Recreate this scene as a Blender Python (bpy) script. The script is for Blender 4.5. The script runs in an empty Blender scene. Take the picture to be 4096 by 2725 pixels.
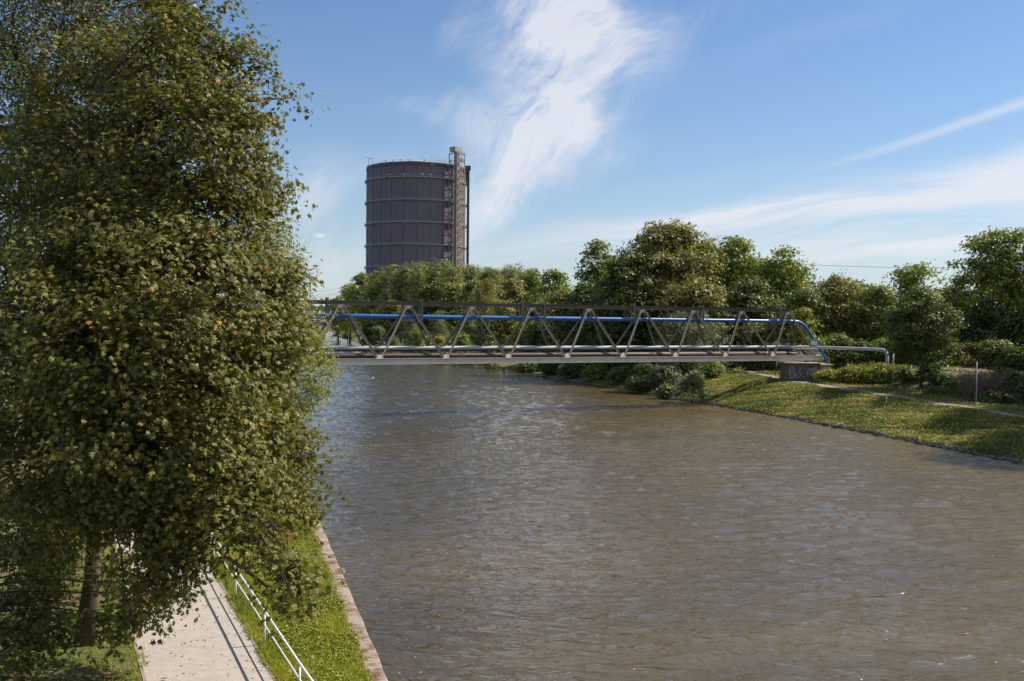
import bpy, math, random
import numpy as np
from mathutils import Vector, Matrix
C = bpy.context.scene.collection
SC = bpy.context.scene
random.seed(7); RNG = np.random.default_rng(7)
# ---------------------------------------------------------------- camera
H = 11.0
F = 35/36*4096
cam = bpy.data.cameras.new('camera'); cam.lens = 35; cam.sensor_width = 36
cam.clip_start = .1; cam.clip_end = 9000
co = bpy.data.objects.new('camera', cam); C.objects.link(co); SC.camera = co
PITCH = -0.986; ROLL = 0.55
co.matrix_world = (Matrix.Translation((0, 0, H)) @ Matrix.Rotation(math.radians(90+PITCH), 4, 'X')
                   @ Matrix.Rotation(math.radians(ROLL), 4, 'Z'))
# ---------------------------------------------------------------- sky, sun, exposure
SUN_AZ = 17.0; SUN_EL = 46.0          # degrees from +X towards +Y, above the horizon
sd = Vector((math.cos(math.radians(SUN_EL))*math.cos(math.radians(SUN_AZ)),
             math.cos(math.radians(SUN_EL))*math.sin(math.radians(SUN_AZ)), math.sin(math.radians(SUN_EL))))
sl = bpy.data.lights.new('sun', 'SUN'); sl.energy = 5.0; sl.angle = math.radians(.53); sl.color = (1, .90, .74)
so = bpy.data.objects.new('sun', sl); C.objects.link(so)
so.rotation_euler = sd.to_track_quat('Z', 'Y').to_euler(); so.location = (60, 20, 90)
SC.view_settings.view_transform = 'Standard'; SC.view_settings.look = 'None'
SC.view_settings.exposure = 0.58; SC.view_settings.gamma = 1
W = bpy.data.worlds.new('World'); SC.world = W; W.use_nodes = True
SC.cycles.max_bounces = 5; SC.cycles.diffuse_bounces = 2; SC.cycles.glossy_bounces = 3
SC.cycles.transmission_bounces = 2; SC.cycles.transparent_max_bounces = 4
SC.cycles.sample_clamp_indirect = 4

class NT:
    def __init__(s, tree): s.t = tree; s.n = tree.nodes; s.l = tree.links
    def new(s, ty, **kw):
        nd = s.n.new(ty)
        for k, v in kw.items(): setattr(nd, k, v)
        return nd
    def put(s, sock, v):
        if isinstance(v, bpy.types.NodeSocket): s.l.new(v, sock)
        elif v is not None: sock.default_value = v
    def m(s, op, a, b=None, c=None, clamp=False):
        nd = s.new('ShaderNodeMath', operation=op); nd.use_clamp = clamp
        s.put(nd.inputs[0], a)
        if b is not None: s.put(nd.inputs[1], b)
        if c is not None: s.put(nd.inputs[2], c)
        return nd.outputs[0]
    def mix(s, f, a, b, mode='MIX'):
        nd = s.new('ShaderNodeMix', data_type='RGBA', blend_type=mode)
        s.put(nd.inputs[0], f); s.put(nd.inputs[6], a); s.put(nd.inputs[7], b); return nd.outputs[2]
    def noise(s, vec, scale, detail=3, rough=.5, dist=0, out=0):
        nd = s.new('ShaderNodeTexNoise'); s.put(nd.inputs['Vector'], vec)
        nd.inputs['Scale'].default_value = scale; nd.inputs['Detail'].default_value = detail
        nd.inputs['Roughness'].default_value = rough; nd.inputs['Distortion'].default_value = dist
        return nd.outputs[out]
    def ramp(s, f, stops):
        nd = s.new('ShaderNodeValToRGB'); s.put(nd.inputs[0], f); e = nd.color_ramp.elements
        while len(e) < len(stops): e.new(.5)
        for i, (p, c) in enumerate(stops):
            e[i].position = p; e[i].color = (c, c, c, 1) if isinstance(c, (int, float)) else (*c, 1)
        return nd.outputs[0]
    def mapping(s, vec, scale=(1, 1, 1), rot=(0, 0, 0), loc=(0, 0, 0)):
        nd = s.new('ShaderNodeMapping'); s.put(nd.inputs[0], vec)
        nd.inputs['Scale'].default_value = scale; nd.inputs['Rotation'].default_value = rot; nd.inputs['Location'].default_value = loc
        return nd.outputs[0]

def aniso(t, vec, ang, sx, sy):      # texture coordinates turned by ang, then stretched
    return t.mapping(t.mapping(vec, rot=(0, 0, math.radians(-ang))), scale=(sx, sy, 1))
def build_sky():
    t = NT(W.node_tree); t.n.clear()
    sky = t.new('ShaderNodeTexSky', sky_type='NISHITA'); sky.sun_disc = False
    sky.sun_elevation = math.radians(SUN_EL); sky.sun_rotation = math.radians(90-SUN_AZ)
    sky.air_density = 1.1; sky.dust_density = .6; sky.ozone_density = 2.0; sky.altitude = 50
    tc = t.new('ShaderNodeTexCoord').outputs['Generated']
    sp = t.new('ShaderNodeSeparateXYZ'); t.put(sp.inputs[0], tc); X, Y, Z = sp.outputs
    ya = t.m('ADD', t.m('ABSOLUTE', Y), .04)
    p = t.m('DIVIDE', X, ya); q = t.m('DIVIDE', Z, ya)
    cb = t.new('ShaderNodeCombineXYZ'); t.put(cb.inputs[0], p); t.put(cb.inputs[1], q); P = cb.outputs[0]
    # wind-warped coordinates shared by the cirrus
    wn = t.new('ShaderNodeTexNoise'); t.put(wn.inputs['Vector'], P); wn.inputs['Scale'].default_value = 5; wn.inputs['Detail'].default_value = 4
    wv = t.new('ShaderNodeVectorMath', operation='MULTIPLY_ADD'); t.put(wv.inputs[0], wn.outputs['Color']); wv.inputs[1].default_value = (.15, .15, 0); t.put(wv.inputs[2], P)
    PW = wv.outputs[0]
    sw = t.new('ShaderNodeSeparateXYZ'); t.put(sw.inputs[0], PW); pw = t.m('SUBTRACT', sw.outputs[0], .075); qw = t.m('SUBTRACT', sw.outputs[1], .075)
    def blob(cx, cy, a, b, ang, amp, pp=pw, qq=qw):
        ca, sa = math.cos(math.radians(ang)), math.sin(math.radians(ang))
        dx = t.m('SUBTRACT', pp, cx); dy = t.m('SUBTRACT', qq, cy)
        u = t.m('ADD', t.m('MULTIPLY', dx, ca/a), t.m('MULTIPLY', dy, sa/a))
        v = t.m('ADD', t.m('MULTIPLY', dx, -sa/b), t.m('MULTIPLY', dy, ca/b))
        r = t.m('ADD', t.m('MULTIPLY', u, u), t.m('MULTIPLY', v, v))
        return t.m('MULTIPLY', t.m('EXPONENT', t.m('MULTIPLY', r, -1.0)), amp)
    def total(bl, pp=pw, qq=qw):
        s = None
        if pp is None: pp = t.m('ADD', t.m('MULTIPLY', pw, .3), t.m('MULTIPLY', p, .7)); qq = t.m('ADD', t.m('MULTIPLY', qw, .3), t.m('MULTIPLY', q, .7))
        for b in bl:
            e = blob(*b, pp=pp, qq=qq); s = e if s is None else t.m('ADD', s, e)
        return s
    def xy(ud, vd): return ((ud-1178)/2292, (747-vd)/2292)
    def B(ud, vd, a, b, ang, amp): return (*xy(ud, vd), a/2292, b/2292, ang, amp)
    big = total([B(1265, 30, 150, 110, 75, 1.15), B(1275, 180, 140, 120, 60, 1.35), B(1250, 290, 190, 85, 30, 1.35),
                 B(1190, 385, 150, 70, 38, 1.25), B(1310, 350, 90, 60, 30, .9), B(1120, 455, 110, 42, 50, 1.25), B(1040, 320, 130, 32, -8, .55), B(1330, 330, 90, 40, 25, .55),
                 B(1050, 100, 90, 40, 60, .35), B(1400, 130, 90, 110, 60, .5), B(1540, 60, 200, 45, 12, .30), B(1300, -150, 180, 120, 75, 1.0),
                 B(1230, 430, 200, 24, 14, .4), B(760, 465, 130, 36, 8, 1.0), B(800, 405, 110, 22, -5, .25), B(740, 570, 170, 60, 5, .75),
                 B(1000, 590, 300, 40, 4, .35), B(720, 660, 300, 60, 0, .40)])
    low = total([B(1980, 462, 680, 44, 8, .95), B(2100, 550, 520, 60, 4, .85), B(2330, 385, 380, 44, 16, .95), B(1750, 500, 400, 24, 6, .8), B(1550, 500, 260, 16, 5, .38), B(2350, 490, 300, 50, 10, .5),
                 B(1900, 585, 420, 38, 2, .70), B(1640, 420, 240, 18, 8, .14), B(1300, 570, 260, 24, 7, .35), B(1850, 100, 300, 30, 20, .10)], pp=None, qq=None)
    pl = t.m('ADD', t.m('MULTIPLY', pw, .3), t.m('MULTIPLY', p, .7)); ql = t.m('ADD', t.m('MULTIPLY', qw, .3), t.m('MULTIPLY', q, .7))
    cl = t.new('ShaderNodeCombineXYZ'); t.put(cl.inputs[0], pl); t.put(cl.inputs[1], ql); PL = cl.outputs[0]
    # streak textures: fine fibres running up the plume, and long level bands to the right
    fib = t.noise(aniso(t, PW, 52, 9, 34), 1.0, 9, .68, .9)
    fib2 = t.noise(aniso(t, PW, 20, 7, 30), 1.0, 8, .66, .6); soft = t.noise(PW, 9, 6, .6)
    band = t.noise(aniso(t, PL, 8, 2.6, 34), 1.0, 8, .64, .5)
    fb = t.m('ADD', t.m('ADD', t.m('MULTIPLY', fib, .36), t.m('MULTIPLY', fib2, .24)), t.m('MULTIPLY', soft, .42))
    c1 = t.m('MULTIPLY', big, t.ramp(fb, [(.39, .03), (.51, .40), (.66, 1.0)]), clamp=True)
    c1 = t.ramp(c1, [(.03, 0.0), (.5, .48), (1, .82)])
    c2 = t.m('MULTIPLY', low, t.ramp(band, [(.34, .12), (.66, .95)]), clamp=True)
    c2 = t.m('MULTIPLY', c2, .82)
    # contrail
    x0, y0 = xy(1880, 392); x1, y1 = xy(2420, 212); an = math.degrees(math.atan2(y1-y0, x1-x0))
    ct = total([((x0+x1)/2, (y0+y1)/2, .12, .0046, an, .42), (x1, y1, .07, .0075, an, .36)],
               t.m('ADD', t.m('MULTIPLY', pw, .08), t.m('MULTIPLY', p, .92)), t.m('ADD', t.m('MULTIPLY', qw, .08), t.m('MULTIPLY', q, .92)))
    # little puff
    pf = total([(*xy(752, 557), .0055, .0022, 0, .8)], p, q)
    hz = t.m('MULTIPLY', t.m('EXPONENT', t.m('MULTIPLY', t.m('ABSOLUTE', q), -8.5)), .50)
    tot = t.m('MAXIMUM', c1, t.m('MAXIMUM', c2, t.m('MAXIMUM', ct, pf)))
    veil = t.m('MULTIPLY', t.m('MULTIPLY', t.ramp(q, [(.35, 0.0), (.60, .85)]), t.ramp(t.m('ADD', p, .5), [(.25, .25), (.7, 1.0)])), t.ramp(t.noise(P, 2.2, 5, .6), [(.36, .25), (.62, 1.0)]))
    tot = t.m('MAXIMUM', tot, veil)      # unseen thin cloud above the frame, added to brighten the water's reflections
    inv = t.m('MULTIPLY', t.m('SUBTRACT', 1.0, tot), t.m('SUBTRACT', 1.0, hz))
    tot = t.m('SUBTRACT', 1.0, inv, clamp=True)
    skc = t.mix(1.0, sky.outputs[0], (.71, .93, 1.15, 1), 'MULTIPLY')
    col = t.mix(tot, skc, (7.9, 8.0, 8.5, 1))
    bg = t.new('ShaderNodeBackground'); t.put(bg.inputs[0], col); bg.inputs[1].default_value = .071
    t.l.new(bg.outputs[0], t.new('ShaderNodeOutputWorld').inputs[0])
build_sky()

# ---------------------------------------------------------------- helpers
def hz(u): return 1288+(u-1400)*.0096
def XY(u, Y): return (u-2048)/F*Y
def Zv(u, v, Y): return H-(v-hz(u))/F*Y
def dXY(ud, Y): return XY(ud*1.7378, Y)
def dZ(ud, vd, Y): return Zv(ud*1.7378, vd*1.7378, Y)

def link(o, parent=None):
    C.objects.link(o)
    if parent is not None: o.parent = parent
    return o
def tag(o, label=None, cat=None, group=None, kind=None):
    if label: o['label'] = label
    if cat: o['category'] = cat
    if group: o['group'] = group
    if kind: o['kind'] = kind
    return o
def thing(name, loc, label, cat, group=None, rz=0):
    o = bpy.data.objects.new(name, None); o.empty_display_size = .5
    o.location = loc; o.rotation_euler = (0, 0, rz); link(o); return tag(o, label, cat, group)

class MB:
    def __init__(s): s.v = []; s.f = []; s.o = Vector((0, 0, 0))
    def quadbox(s, pts):      # 8 points: bottom 4 ccw, top 4 ccw
        b = len(s.v); s.v += [tuple(Vector(p)-s.o) for p in pts]
        s.f += [(b+3, b+2, b+1, b), (b+4, b+5, b+6, b+7)]+[(b+i, b+(i+1) % 4, b+4+(i+1) % 4, b+4+i) for i in range(4)]
    def box(s, x0, x1, y0, y1, z0, z1):
        s.quadbox([(x0, y0, z0), (x1, y0, z0), (x1, y1, z0), (x0, y1, z0), (x0, y0, z1), (x1, y0, z1), (x1, y1, z1), (x0, y1, z1)])
    def obox(s, c, ax, ay, az, hx, hy, hzz):   # oriented box, half sizes
        c = Vector(c); ax = Vector(ax)*hx; ay = Vector(ay)*hy; az = Vector(az)*hzz
        s.quadbox([c-ax-ay-az, c+ax-ay-az, c+ax+ay-az, c-ax+ay-az, c-ax-ay+az, c+ax-ay+az, c+ax+ay+az, c-ax+ay+az])
    def beam(s, p0, p1, w, h, up=(0, 0, 1)):
        p0 = Vector(p0); p1 = Vector(p1); d = p1-p0; L = d.length; d.normalize()
        side = d.cross(Vector(up))
        if side.length < 1e-4: side = d.cross(Vector((1, 0, 0)))
        side.normalize(); u2 = side.cross(d)
        s.obox((p0+p1)/2, d, side, u2, L/2, w/2, h/2)
    def ibeam(s, p0, p1, w, h, t=.03, up=(0, 0, 1)):     # I section: web + two flanges
        p0 = Vector(p0); p1 = Vector(p1); d = (p1-p0).normalized()
        side = d.cross(Vector(up)).normalized(); u2 = side.cross(d)
        s.beam(p0, p1, t, h-2*t-.004, up)
        for k in (-1, 1): s.beam(p0+u2*k*(h/2-t/2), p1+u2*k*(h/2-t/2), w, t, up)
    def chan(s, p0, p1, w, h, t=.03, up=(0, 0, 1)):     # two plates + web between (open diagonal)
        p0 = Vector(p0); p1 = Vector(p1); d = (p1-p0).normalized()
        side = d.cross(Vector(up)).normalized()
        s.beam(p0, p1, w-2*t-.004, t, up)
        for k in (-1, 1): s.beam(p0+side*k*(w/2-t/2), p1+side*k*(w/2-t/2), t, h, up)
    def tube(s, pts, r, n=10, cap=True):
        pts = [Vector(p) for p in pts]; rs = r if isinstance(r, (list, tuple)) else [r]*len(pts)
        b = len(s.v); ref = None
        for i, p in enumerate(pts):
            t = (pts[min(i+1, len(pts)-1)]-pts[max(i-1, 0)]).normalized()
            if ref is None: ref = Vector((0, 0, 1)) if abs(t.z) < .9 else Vector((1, 0, 0))
            a = (ref-t*ref.dot(t)).normalized(); ref = a; c = t.cross(a)
            for k in range(n):
                an = 2*math.pi*k/n; s.v.append(tuple(p+(a*math.cos(an)+c*math.sin(an))*rs[i]-s.o))
        for i in range(len(pts)-1):
            for k in range(n):
                s.f.append((b+i*n+k, b+i*n+(k+1) % n, b+(i+1)*n+(k+1) % n, b+(i+1)*n+k))
        if cap:
            s.f.append(tuple(b+k for k in reversed(range(n)))); e = b+(len(pts)-1)*n; s.f.append(tuple(e+k for k in range(n)))
    def build(s, name, mat, parent=None, smooth=False, bevel=0):
        me = bpy.data.meshes.new(name); me.from_pydata(s.v, [], s.f)
        if smooth: me.polygons.foreach_set('use_smooth', [True]*len(me.polygons))
        me.materials.append(mat); me.update()
        o = link(bpy.data.objects.new(name, me), parent)
        if bevel: bv = o.modifiers.new('b', 'BEVEL'); bv.width = bevel; bv.segments = 1; bv.limit_method = 'ANGLE'
        return o

def mat(name, fn):
    m = bpy.data.materials.new(name); m.use_nodes = True; t = NT(m.node_tree); t.n.clear()
    out = t.new('ShaderNodeOutputMaterial'); b = t.new('ShaderNodeBsdfPrincipled')
    r = fn(t, b); t.l.new((r or b.outputs[0]), out.inputs[0]); return m
def POS(t): return t.new('ShaderNodeNewGeometry').outputs['Position']
def bump(t, b, h, strength, dist):
    n = t.new('ShaderNodeBump'); n.inputs['Strength'].default_value = strength; n.inputs['Distance'].default_value = dist
    t.put(n.inputs['Height'], h); t.l.new(n.outputs[0], b.inputs['Normal'])
def paint(name, c1, c2, rough=.5, sc=.8, metal=0, rust=None, rust_amt=.5, spec=.5):
    def fn(t, b):
        tc = t.new('ShaderNodeTexCoord').outputs['Object']
        n = t.noise(tc, sc, 6, .6); col = t.mix(t.ramp(n, [(.35, 0.), (.65, 1.)]), (*c1, 1), (*c2, 1))
        if rust:
            n2 = t.noise(tc, sc*2.7, 8, .7, .4); col = t.mix(t.m('MULTIPLY', t.ramp(n2, [(.60, 0.), (.68, 1.)]), rust_amt), col, (*rust, 1))
        t.put(b.inputs['Base Color'], col); b.inputs['Roughness'].default_value = rough; b.inputs['Metallic'].default_value = metal
        b.inputs['Specular IOR Level'].default_value = spec
        bump(t, b, n, .2, .02)
    return mat(name, fn)

M = {}
RUST = (.16, .055, .022)
M['steel'] = paint('bridge_steel', (.15, .132, .108), (.205, .183, .152), .6, .9, rust=RUST, rust_amt=.35)
M['steel_chord'] = paint('bridge_chord_steel', (.46, .435, .385), (.55, .52, .46), .6, .7, rust=RUST, rust_amt=.4)
M['steel_top'] = paint('bridge_top_steel', (.085, .072, .058), (.12, .10, .082), .6, .9, rust=RUST, rust_amt=.6)
M['steel_dark'] = paint('bridge_dark_steel', (.045, .041, .036), (.075, .068, .058), .6, 1.1, rust=RUST, rust_amt=.6)
M['pipe_blue'] = paint('blue_pipe_paint', (.010, .090, .31), (.013, .11, .37), .35, .4)
M['pipe_white'] = paint('grey_white_pipe_paint', (.36, .37, .39), (.46, .46, .47), .55, .8, rust=(.22, .15, .12), rust_amt=.5)
M['pipe_brown'] = paint('brown_pipe_coating', (.042, .030, .028), (.060, .044, .040), .6, .9, rust=RUST, rust_amt=.3)
M['pipe_tape'] = paint('pipe_tape', (.07, .038, .02), (.11, .06, .03), .7, 5)
M['galv'] = paint('galvanised_steel', (.50, .51, .52), (.60, .61, .62), .4, 3, metal=.3)
M['rail'] = paint('handrail_paint', (.62, .64, .66), (.74, .75, .76), .42, 3, rust=(.10, .07, .05), rust_amt=.6)
M['pole'] = paint('pole_metal', (.16, .16, .17), (.26, .26, .27), .5, 3, metal=.4)
M['greenpipe'] = paint('green_steel', (.035, .060, .048), (.05, .08, .064), .5, .5)
M['gallery'] = paint('gallery_steel', (.30, .37, .34), (.38, .45, .41), .55, .5, rust=RUST, rust_amt=.3)
M['tower'] = paint('tower_steel', (.20, .165, .15), (.27, .22, .20), .6, .3, rust=(.28, .11, .05), rust_amt=.8)
M['shaft'] = paint('lift_shaft_panel', (.24, .215, .215), (.30, .27, .27), .6, .3)
M['yellow'] = paint('yellow_marker_paint', (.75, .42, .02), (.8, .48, .03), .5, 3)
M['red'] = paint('red_marker_paint', (.55, .06, .02), (.6, .08, .03), .5, 3)
M['farbridge'] = paint('far_bridge_steel', (.17, .22, .205), (.24, .29, .27), .6, .2, rust=(.14, .08, .06), rust_amt=.4)
M['farbridge2'] = paint('far_bridge_dark_steel', (.10, .12, .125), (.14, .16, .16), .6, .2)
M['pylon'] = paint('pylon_steel', (.26, .28, .31), (.3, .32, .35), .6, .1)
M['roofvent'] = paint('roof_vent', (.42, .46, .42), (.5, .54, .5), .6, .3)

def gaso_wall(t, b):
    p = POS(t); n = t.noise(p, .12, 5, .6); n2 = t.noise(t.mapping(p, scale=(1, 1, .04)), .9, 4, .6)
    col = t.mix(t.ramp(n, [(.3, 0.), (.7, 1.)]), (.145, .122, .155, 1), (.19, .163, .205, 1))
    col = t.mix(t.m('MULTIPLY', t.ramp(n2, [(.5, 0.), (.75, 1.)]), .35), col, (.15, .095, .095, 1))
    t.put(b.inputs['Base Color'], col); b.inputs['Roughness'].default_value = .5
M['gaso'] = mat('gasometer_cladding', gaso_wall)
M['gaso_post'] = paint('gasometer_ribs', (.07, .05, .062), (.09, .064, .078), .6, .3)

def bark(c1, c2):
    def fn(t, b):
        tc = t.new('ShaderNodeTexCoord').outputs['Object']
        n = t.noise(t.mapping(tc, scale=(6, 6, 1.3)), 1.2, 6, .7); col = t.mix(t.ramp(n, [(.3, 0.), (.7, 1.)]), (*c1, 1), (*c2, 1))
        t.put(b.inputs['Base Color'], col); b.inputs['Roughness'].default_value = .9; bump(t, b, n, .7, .04)
    return fn
M['bark'] = mat('brown_bark', bark((.045, .032, .022), (.11, .08, .055)))
M['bark_pale'] = mat('pale_bark', bark((.10, .09, .08), (.42, .40, .36)))

def foliage(name, stops, rough=.50, trans=.30, spec=.35):
    # leaf colour per leaf from the 'tint' attribute; light passes through the blade
    def fn(t, b):
        a = t.new('ShaderNodeAttribute'); a.attribute_name = 'tint'
        col = t.ramp(a.outputs['Fac'], stops)
        t.put(b.inputs['Base Color'], col); b.inputs['Roughness'].default_value = rough; b.inputs['Specular IOR Level'].default_value = spec
        tr = t.new('ShaderNodeBsdfTranslucent'); t.put(tr.inputs[0], t.mix(1.0, col, (1.25, 1.35, .55, 1), 'MULTIPLY'))
        mx = t.new('ShaderNodeMixShader'); mx.inputs[0].default_value = trans
        t.l.new(b.outputs[0], mx.inputs[1]); t.l.new(tr.outputs[0], mx.inputs[2]); return mx.outputs[0]
    return mat(name, fn)
M['maple'] = foliage('maple_leaves', [(0, (0.062, 0.073, 0.011)), (0.35, (0.109, 0.114, 0.02)), (0.7, (0.172, 0.167, 0.032)), (0.9, (0.226, 0.185, 0.039)), (0.98, (0.302, 0.167, 0.035)), (1, (0.351, 0.176, 0.031))])
M['birch'] = foliage('birch_leaves', [(0, (0.095, 0.105, 0.036)), (0.5, (0.161, 0.165, 0.064)), (0.9, (0.246, 0.237, 0.101)), (1, (0.416, 0.304, 0.084))], spec=.7)
M['green'] = foliage('green_leaves', [(0, (0.084, 0.115, 0.024)), (0.5, (0.168, 0.207, 0.042)), (1, (0.315, 0.345, 0.081))])
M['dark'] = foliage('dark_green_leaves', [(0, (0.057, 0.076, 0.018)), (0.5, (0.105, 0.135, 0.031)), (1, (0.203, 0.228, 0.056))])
M['olive'] = foliage('olive_leaves', [(0, (0.101, 0.104, 0.03)), (0.5, (0.203, 0.196, 0.057)), (1, (0.365, 0.317, 0.105))])
M['silver'] = foliage('silver_leaves', [(0, (0.098, 0.112, 0.06)), (0.5, (0.169, 0.188, 0.106)), (1, (0.286, 0.3, 0.18))])
M['poplar'] = foliage('poplar_leaves', [(0, (0.108, 0.126, 0.045)), (0.5, (0.205, 0.218, 0.084)), (1, (0.37, 0.369, 0.166))])
M['lime'] = foliage('yellow_green_leaves', [(0, (0.121, 0.143, 0.014)), (0.5, (0.235, 0.247, 0.026)), (1, (0.438, 0.39, 0.05))])
M['brownleaf'] = foliage('dry_leaves', [(0, (.06, .038, .022)), (.5, (.11, .07, .042)), (1, (.17, .12, .07))], trans=.1)
M['grassblade'] = foliage('grass_blades', [(0, (0.117, 0.148, 0.015)), (0.5, (0.225, 0.28, 0.026)), (0.9, (0.41, 0.385, 0.05)), (1, (0.585, 0.42, 0.099))], .5, .35)
M['cover'] = foliage('bank_cover_leaves', [(0, (0.085, 0.106, 0.017)), (0.4, (0.171, 0.19, 0.029)), (0.7, (0.284, 0.273, 0.055)), (0.85, (0.399, 0.29, 0.081)), (1, (0.532, 0.344, 0.128))], .5, .25)

# ---------------------------------------------------------------- land shape
yr = np.array([-200, 30, 80.8, 100.7, 118.4, 127, 140, 146, 174.5, 193, 204.7, 230, 259, 487, 626, 973, 2600, 6000.])
xr = np.array([115, 54, 41.6, 37.2, 33.2, 30.4, 27.2, 23.7, 17.5, 11.3, 7.7, 3, -6, -65.8, -105.8, -174, -560, -1350.])
def XR(y): return np.interp(y, yr, xr)
def XL(y): return -3.45-.28*(np.asarray(y, float)-28.3)
yp = np.array([-200, 60, 97.9, 105.7, 119.6, 128, 143, 174, 230, 300, 6000.])
xpv = np.array([135, 62, 50.3, 48.4, 44.6, 41.6, 38.6, 39.5, 22, 6, -1330.])
zpv = np.array([2, 2, 2.2, 2.45, 2.85, 3.1, 3.3, 3.35, 3.6, 4, 4.])
def XP(y): return np.interp(y, yp, xpv)
def ZP(y): return np.interp(y, yp, zpv)
def XE(y): return -6.3-.44*(np.asarray(y, float)-26.3)      # right edge of the left path
def sst(t): t = np.clip(t, 0, 1); return t*t*(3-2*t)
def gz(x, y):
    x = np.asarray(x, float); y = np.asarray(y, float)
    r, p, zp = XR(y), XP(y), ZP(y)
    t = np.clip((x-r)/(p-1.2-r), 0, 1)
    zr = .12+(zp-.12)*(.55*t+.45*np.sin(t*math.pi/2)**1.2)+.10*np.sin(x*.7+y*.31)*np.sin(y*.23)*np.sin(t*math.pi)
    far = sst((x-p-8)/8)*2.0+sst((x-p-14)/60)*1.5*sst((y-300)/200)
    zr = np.where(x > p, zp+far, zr)
    l = XL(y)
    zl = .78+.72*sst((l-.6-x)/np.maximum(l-XE(y)-1.2, 1.0))
    return np.where(x > (l+r)/2, zr, zl)
def GZ(x, y): return float(gz(x, y))

def ground_mat(t, b):
    p = POS(t); n = t.noise(p, .35, 6, .65); n2 = t.noise(p, 2.5, 5, .7)
    g = t.mix(t.ramp(n2, [(.35, 0.), (.7, 1.)]), (.055, .068, .016, 1), (.12, .13, .034, 1))
    d = t.mix(n2, (.10, .068, .042, 1), (.19, .135, .09, 1))
    t.put(b.inputs['Base Color'], t.mix(t.ramp(n, [(.46, 0.), (.60, 1.)]), g, d)); b.inputs['Roughness'].default_value = .95
    bump(t, b, n2, .6, .12)
M['ground'] = mat('bank_soil_and_grass', ground_mat)

def grid_mesh(name, X, Y, Z, m, flip=False):
    ny, nx = X.shape; me = bpy.data.meshes.new(name); v = np.stack([X, Y, Z], -1).reshape(-1, 3)
    i = (np.arange(ny-1)[:, None]*nx+np.arange(nx-1)[None, :]).ravel()
    f = np.stack([i, i+1, i+nx+1, i+nx], -1)
    return np_mesh(name, v, f, m)
def np_mesh(name, v, f, m, tint=None, parent=None, smooth=False):
    me = bpy.data.meshes.new(name); k = f.shape[1]
    me.vertices.add(len(v)); me.vertices.foreach_set('co', np.ascontiguousarray(v, dtype=np.float32).ravel())
    me.loops.add(f.size); me.loops.foreach_set('vertex_index', f.astype(np.int32).ravel())
    me.polygons.add(len(f)); me.polygons.foreach_set('loop_start', np.arange(len(f), dtype=np.int32)*k)
    me.polygons.foreach_set('use_smooth', np.full(len(f), smooth))
    if tint is not None:
        a = me.attributes.new('tint', 'FLOAT', 'POINT'); a.data.foreach_set('value', tint.astype(np.float32))
    me.update(calc_edges=True); me.materials.append(m)
    return link(bpy.data.objects.new(name, me), parent)

def build_land():
    ys = np.concatenate([np.arange(-200, 20, 20), np.arange(20, 300, 2.0), np.arange(300, 1000, 20), np.arange(1000, 6001, 250)])
    offR = np.concatenate([[0, .3, .8, 1.5, 2.5], np.arange(4, 36, 1.0), [40, 46, 55, 70, 100, 160, 300, 700, 2000, 6000]])
    offL = np.array([6000, 2000, 700, 300, 120, 60, 40, 30, 24, 20, 16, 13, 11, 9, 7.5, 6, 5, 4, 3.2, 2.4, 1.8, 1.2, .75])
    l, r = XL(ys), XR(ys)
    Xl = l[:, None]-offL[None]; Zl = gz(Xl, ys[:, None]+0*Xl)
    wl = np.stack([l-.70, l-.69, l+.6*(r-l)*.02+1, r-1.5, r-.2], 1)
    zb = np.array([.5, -2.6, -2.8, -1.2, -.15])[None]+0*wl
    Xr = r[:, None]+offR[None]; Zr = gz(Xr, ys[:, None]+0*Xr)
    X = np.concatenate([Xl, wl, Xr], 1); Z = np.concatenate([Zl, zb, Zr], 1); Y = ys[:, None]+0*X
    # hollow bed for the paved path so the paving can lie on it
    o = grid_mesh('ground', X, Y, Z, M['ground']); o.data.polygons.foreach_set('use_smooth', [True]*len(o.data.polygons)); tag(o, kind='structure')
build_land()

def water_mat(t, b):
    p = POS(t)
    big = t.noise(t.mapping(p, scale=(1, .7, 1), rot=(0, 0, .4)), .03, 3, .5, .8)      # calmer and rougher patches
    sx = t.new('ShaderNodeSeparateXYZ'); t.put(sx.inputs[0], p)
    patch = t.ramp(t.m('ADD', big, t.m('MULTIPLY', t.m('SUBTRACT', sx.outputs[0], 6.0), .008)), [(.42, .12), (.54, 1.0)])
    w0 = t.noise(aniso(t, p, -6, .42, 1.15), 1.0, 2, .5, .6)
    w1 = t.noise(aniso(t, p, 9, .9, 2.5), 1.0, 2, .5, .7)
    w2 = t.noise(aniso(t, p, -16, 2.6, 5.6), 1.1, 3, .6, .5)
    sharp = t.m('SUBTRACT', 1.0, t.m('ABSOLUTE', t.m('SUBTRACT', t.m('MULTIPLY', w1, 2.0), 1.0)))
    h = t.m('ADD', t.m('MULTIPLY', w0, .35), t.m('MULTIPLY', sharp, .20))
    h = t.m('ADD', h, t.m('MULTIPLY', t.m('MULTIPLY', w2, patch), .15))
    n = t.new('ShaderNodeBump'); n.inputs['Strength'].default_value = 1.0; n.inputs['Distance'].default_value = .40
    t.put(n.inputs['Height'], h); t.l.new(n.outputs[0], b.inputs['Normal'])
    tone = t.m('ADD', t.noise(p, .025, 3, .5, 1.0), t.m('MULTIPLY', t.m('SUBTRACT', sx.outputs[0], 4.0), .009))      # lighter, browner water colour towards the right bank
    murk = t.mix(t.ramp(tone, [(.40, 0.0), (.68, 1.0)]), (.052, .039, .015, 1), (.100, .071, .026, 1))
    t.put(b.inputs['Base Color'], murk)
    b.inputs['Roughness'].default_value = .04; b.inputs['IOR'].default_value = 1.6; b.inputs['Specular IOR Level'].default_value = .5
M['water'] = mat('canal_water', water_mat)
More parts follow.
